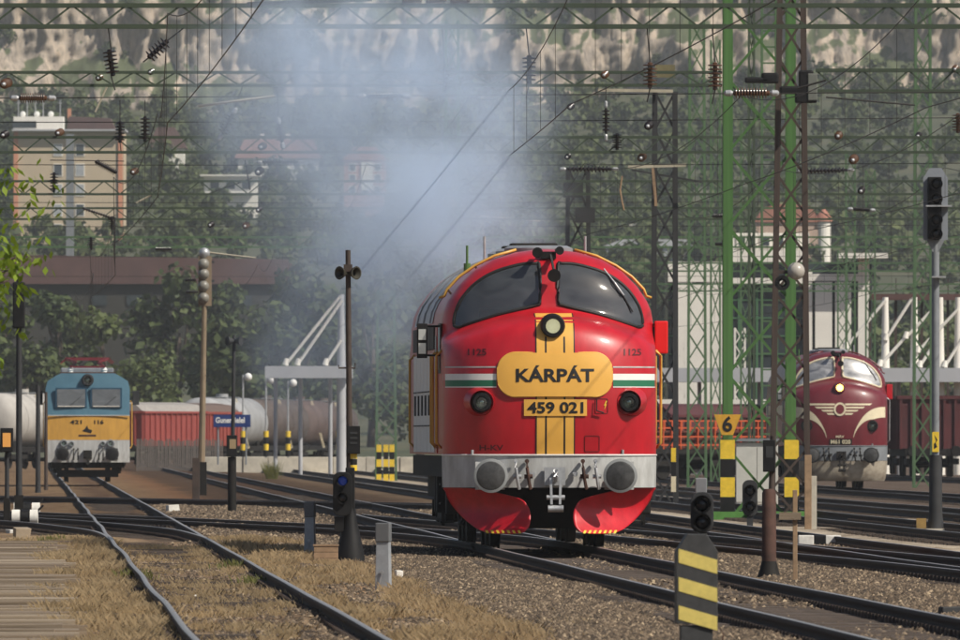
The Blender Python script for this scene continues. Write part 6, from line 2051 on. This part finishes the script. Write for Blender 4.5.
# ================================================================== GROUND COVER
def scatter_stones():
    rng = np.random.default_rng(21)
    base = np.array([[1, 0, 0], [-1, 0, 0], [0, 1, 0], [0, -1, 0], [0, 0, 1], [0, 0, -1]], float)
    tri = np.array([[0, 2, 4], [2, 1, 4], [1, 3, 4], [3, 0, 4]])
    pts = []
    def zone(c0, c1, d0, d1, dens, size, soft=0.25):
        n = int((c1 - c0) * (d1 - d0) * dens)
        d = d0 + (d1 - d0) * rng.random(n) ** 1.25
        c = c0 + (c1 - c0) * rng.random(n) + rng.normal(size=n) * soft
        pts.append(np.stack([c - 0.0278 * d, d, np.full(n, size) * (0.6 + 0.75 * rng.random(n))], 1))
    zone(4.6, 6.35, 112, 262, 470, 0.023)
    zone(8.2, 11.1, 112, 240, 400, 0.024)
    zone(6.6, 7.9, 112, 225, 45, 0.024)
    zone(2.6, 4.8, 112, 260, 60, 0.02)
    zone(0.2, 2.6, 112, 240, 40, 0.018)
    zone(12.4, 13.0, 150, 260, 120, 0.028)
    zone(3.0, 6.2, 250, 400, 60, 0.028)
    zone(8.0, 11.0, 240, 400, 60, 0.028)
    p = np.concatenate(pts)
    n = len(p)
    v = base[None] * (0.75 + 0.5 * rng.random((n, 6, 1))) + rng.normal(size=(n, 6, 3)) * 0.22
    v *= p[:, 2][:, None, None] * np.array([1.15, 1.15, 0.9])
    a = rng.random(n) * 6.28
    ca, sa = np.cos(a)[:, None], np.sin(a)[:, None]
    x = v[:, :, 0] * ca - v[:, :, 1] * sa; y = v[:, :, 0] * sa + v[:, :, 1] * ca
    g = gz(p[:, 0], p[:, 1])
    v = np.stack([x + p[:, 0][:, None], y + p[:, 1][:, None], v[:, :, 2] + (g + p[:, 2] * (0.1 + 0.7 * rng.random(n)))[:, None]], 2)
    f = (tri[None] + (np.arange(n) * 6)[:, None, None]).reshape(-1, 3)
    m = bpy.data.materials.new('ballast_stone')
    m.use_nodes = True
    nt = m.node_tree; b = nt.nodes['Principled BSDF']; b.inputs['Roughness'].default_value = 0.9
    gm = nt.nodes.new('ShaderNodeNewGeometry'); rp = nt.nodes.new('ShaderNodeValToRGB')
    el = rp.color_ramp.elements
    el[0].color = (0.042, 0.03, 0.02, 1); el[1].color = (0.42, 0.32, 0.205, 1)
    for q, cc in ((0.35, (0.082, 0.058, 0.037)), (0.68, (0.145, 0.103, 0.066)), (0.9, (0.235, 0.175, 0.115))):
        e = el.new(q); e.color = (*cc, 1)
    nt.links.new(gm.outputs['Random Per Island'], rp.inputs[0]); nt.links.new(rp.outputs[0], b.inputs['Base Color'])
    tag(add('ballast', np_mesh('ballast', v.reshape(-1, 3), f, m)), 'grey-brown crushed stone ballast between the tracks', 'ballast', kind='stuff')
scatter_stones()

def scatter_grass():
    rng = np.random.default_rng(31)
    tufts = []
    def zone(c0, c1, d0, d1, dens, h, thr=-0.1):
        n = int((c1 - c0) * (d1 - d0) * dens)
        d = d0 + (d1 - d0) * rng.random(n); c = c0 + (c1 - c0) * rng.random(n)
        for cc, dd in zip(c, d):
            q = noise.noise(Vector((cc * 1.3, dd * 0.22, 0)))
            if q > thr:
                tufts.append((cc - 0.0278 * dd, dd, h * (0.5 + 0.8 * rng.random() + 0.5 * q), q))
    zone(0.0, 1.25, 110, 262, 60, 0.095, -0.06)
    zone(1.45, 2.65, 110, 250, 22, 0.07, 0.05)
    zone(2.8, 4.3, 110, 262, 50, 0.09, 0.04)
    zone(4.3, 5.2, 112, 230, 6, 0.05, 0.05)
    zone(-3, 0.0, 245, 262, 22, 0.12, -0.3)
    T = np.array(tufts); nb = 9; n = len(T) * nb
    P0 = np.repeat(T[:, :2], nb, 0) + rng.normal(size=(n, 2)) * np.array([0.05, 0.06])
    h = np.repeat(T[:, 2], nb) * (0.5 + 0.7 * rng.random(n))
    a = rng.random(n) * 6.28; lean = 0.25 + 0.75 * rng.random(n)
    w = 0.004 + 0.004 * rng.random(n)
    g = gz(P0[:, 0], P0[:, 1]) - 0.01
    dx, dy = np.cos(a) * lean * h, np.sin(a) * lean * h
    wx = w
    v = np.stack([np.stack([P0[:, 0] - wx, P0[:, 1], g], 1), np.stack([P0[:, 0] + wx, P0[:, 1], g], 1),
                  np.stack([P0[:, 0] + dx * 0.45 + wx * .8, P0[:, 1] + dy * 0.45, g + h * 0.65], 1), np.stack([P0[:, 0] + dx + 0.001, P0[:, 1] + dy, g + h], 1)], 1)
    me = np_mesh('dry_grass', v.reshape(-1, 3), np.arange(4 * n).reshape(n, 4), leaf_material('dry_grass_blades', (0.20, 0.14, 0.07), (0.58, 0.44, 0.26), 0.3))
    tint = np.repeat(np.clip(0.6 + 0.9 * T[:, 3] + 0.2 * rng.normal(size=len(T)), 0, 1), nb)
    tinted(me, tint)
    tag(add('dry_grass', me), 'straw-coloured dry grass along the left-hand track', 'grass', kind='stuff')
scatter_grass()
# a few green weeds
def weed(label, px, ybase, h, n, seed):
    D = gD(ybase); c = P(px, HY, D)
    rng = np.random.default_rng(seed)
    V = []
    for _ in range(n):
        b = np.array([rng.normal() * 0.12, rng.normal() * 0.15, 0]); a = rng.random() * 6.28; L = h * (0.4 + 0.6 * rng.random())
        tip = b + np.array([math.cos(a) * L * 0.5, math.sin(a) * L * 0.5, L])
        s = np.array([0.012, 0.004, 0]); V.append([b - s * .5, b + s * .5, (b + tip) / 2 + s + [0, 0, .01], tip])
    V = np.array(V).reshape(-1, 3)
    me = np_mesh('leaves', V, np.arange(len(V)).reshape(-1, 4), M_walnut2); tinted(me, rng.random(n))
    t = thing('weed', label, 'weed', (c.x, D, float(gz(c.x, D))))
    add('leaves', me, t)
    MB().tube([(0, 0, -0.02), (0.01, 0, h * 0.5)], 0.006, 4).build('stem', M_bark, t)
M_walnut2 = leaf_material('dull_green_weed', (0.07, 0.085, 0.022), (0.2, 0.19, 0.055), 0.3)
weed('green weed against the left rail of the grassy track', 133, 568, 0.16, 120, 1)
weed('green weed right of the grassy track, below the ladder tracks', 258, 572, 0.15, 90, 2)
weed('olive weed between the grassy track and the shunting signal', 238, 560, 0.16, 110, 3)
weed('green weed beside the planks at the left end', 52, 536, 0.2, 90, 4)
weed('dull green bush in front of the low platform', 272, 476, 0.85, 260, 5)

# ================================================================== SMOKE AND AIR
def smoke():
    D = 243.0
    k = D / F
    a, b = P(110, 450, D), P(640, -60, D)
    mb = MB().box(((a.x + b.x) / 2, D + 3.0, (a.z + b.z) / 2), (b.x - a.x, 15.0, b.z - a.z))
    m = bpy.data.materials.new('diesel_exhaust_smoke')
    m.use_nodes = True
    nt = m.node_tree; L = nt.links
    nt.nodes.clear()
    out = nt.nodes.new('ShaderNodeOutputMaterial')
    pv = nt.nodes.new('ShaderNodeVolumePrincipled')
    pv.inputs['Color'].default_value = (0.67, 0.81, 1.0, 1)
    pv.inputs['Anisotropy'].default_value = -0.25
    g = nt.nodes.new('ShaderNodeNewGeometry')
    # billowing: the position is pushed about by a soft noise before the puffs are measured
    n0 = nt.nodes.new('ShaderNodeTexNoise'); n0.inputs['Scale'].default_value = 0.55; n0.inputs['Detail'].default_value = 3
    L.new(g.outputs['Position'], n0.inputs['Vector'])
    s0 = nt.nodes.new('ShaderNodeVectorMath'); s0.operation = 'SUBTRACT'; s0.inputs[1].default_value = (0.5, 0.5, 0.5)
    L.new(n0.outputs['Color'], s0.inputs[0])
    s1 = nt.nodes.new('ShaderNodeVectorMath'); s1.operation = 'SCALE'; s1.inputs['Scale'].default_value = 2.2
    L.new(s0.outputs[0], s1.inputs[0])
    s2 = nt.nodes.new('ShaderNodeVectorMath'); s2.operation = 'ADD'
    L.new(g.outputs['Position'], s2.inputs[0]); L.new(s1.outputs[0], s2.inputs[1])
    tot = None
    for px, py, dd, rx, rz, ry, w in ((490, 250, -3.0, 52, 42, 1.0, 0.75), (430, 220, -1.0, 150, 100, 2.4, 0.7), (385, 110, 2.5, 200, 190, 3.8, 0.42), (365, 285, 1.5, 170, 190, 3.0, 0.30), (290, 60, 4.0, 130, 150, 3.2, 0.36), (445, 110, 1.0, 120, 120, 2.6, 0.2)):
        c = P(px, py, D)
        sb = nt.nodes.new('ShaderNodeVectorMath'); sb.operation = 'SUBTRACT'; sb.inputs[1].default_value = (c.x, D + 2.0 + dd, c.z)
        L.new(s2.outputs[0], sb.inputs[0])
        dv = nt.nodes.new('ShaderNodeVectorMath'); dv.operation = 'DIVIDE'; dv.inputs[1].default_value = (rx * k, ry, rz * k)
        L.new(sb.outputs[0], dv.inputs[0])
        ln = nt.nodes.new('ShaderNodeVectorMath'); ln.operation = 'LENGTH'
        L.new(dv.outputs[0], ln.inputs[0])
        mr = nt.nodes.new('ShaderNodeMapRange'); mr.interpolation_type = 'SMOOTHSTEP'
        mr.inputs['From Min'].default_value = 1.05; mr.inputs['From Max'].default_value = 0.0; mr.inputs['To Min'].default_value = 0; mr.inputs['To Max'].default_value = w
        L.new(ln.outputs['Value'], mr.inputs[0])
        if tot is None: tot = mr.outputs[0]
        else:
            ad = nt.nodes.new('ShaderNodeMath'); ad.operation = 'ADD'
            L.new(tot, ad.inputs[0]); L.new(mr.outputs[0], ad.inputs[1]); tot = ad.outputs[0]
    n1 = nt.nodes.new('ShaderNodeTexNoise'); n1.inputs['Scale'].default_value = 0.75; n1.inputs['Detail'].default_value = 5; n1.inputs['Roughness'].default_value = 0.6
    L.new(s2.outputs[0], n1.inputs['Vector'])
    r1 = nt.nodes.new('ShaderNodeMapRange'); r1.inputs['From Min'].default_value = 0.38; r1.inputs['From Max'].default_value = 0.70; r1.inputs['To Min'].default_value = 0.04; r1.inputs['To Max'].default_value = 2.0
    L.new(n1.outputs[0], r1.inputs[0])
    mu = nt.nodes.new('ShaderNodeMath'); mu.operation = 'MULTIPLY'
    L.new(tot, mu.inputs[0]); L.new(r1.outputs[0], mu.inputs[1])
    dn = nt.nodes.new('ShaderNodeMath'); dn.operation = 'MULTIPLY'; dn.inputs[1].default_value = 1.12
    L.new(mu.outputs[0], dn.inputs[0])
    L.new(dn.outputs[0], pv.inputs['Density'])
    L.new(pv.outputs[0], out.inputs['Volume'])
    m.cycles.volume_sampling = 'DISTANCE' if hasattr(m.cycles, 'volume_sampling') else None
    o = mb.build('smoke', m)
    tag(o, 'bluish-white exhaust smoke billowing up behind the red locomotive', 'smoke', kind='stuff')
    return o
smoke()
SC.cycles.volume_step_rate = 3.0
SC.cycles.volume_max_steps = 64

hz = MB().box((0, 4500, 74), (8600, 9600, 156)).mesh('haze', mat('unused_haze_base', (0.5, 0.5, 0.5)))
mh = bpy.data.materials.new('thin_summer_haze')
mh.use_nodes = True
mh.node_tree.nodes.clear()
ho = mh.node_tree.nodes.new('ShaderNodeOutputMaterial')
hv = mh.node_tree.nodes.new('ShaderNodeVolumePrincipled')
hv.inputs['Color'].default_value = (0.80, 0.87, 0.95, 1)
hv.inputs['Density'].default_value = 0.00006
mh.node_tree.links.new(hv.outputs[0], ho.inputs['Volume'])
hz.materials.clear()
hz.materials.append(mh)
tag(add('haze', hz), 'thin pale summer haze over the whole yard', 'haze', kind='stuff')
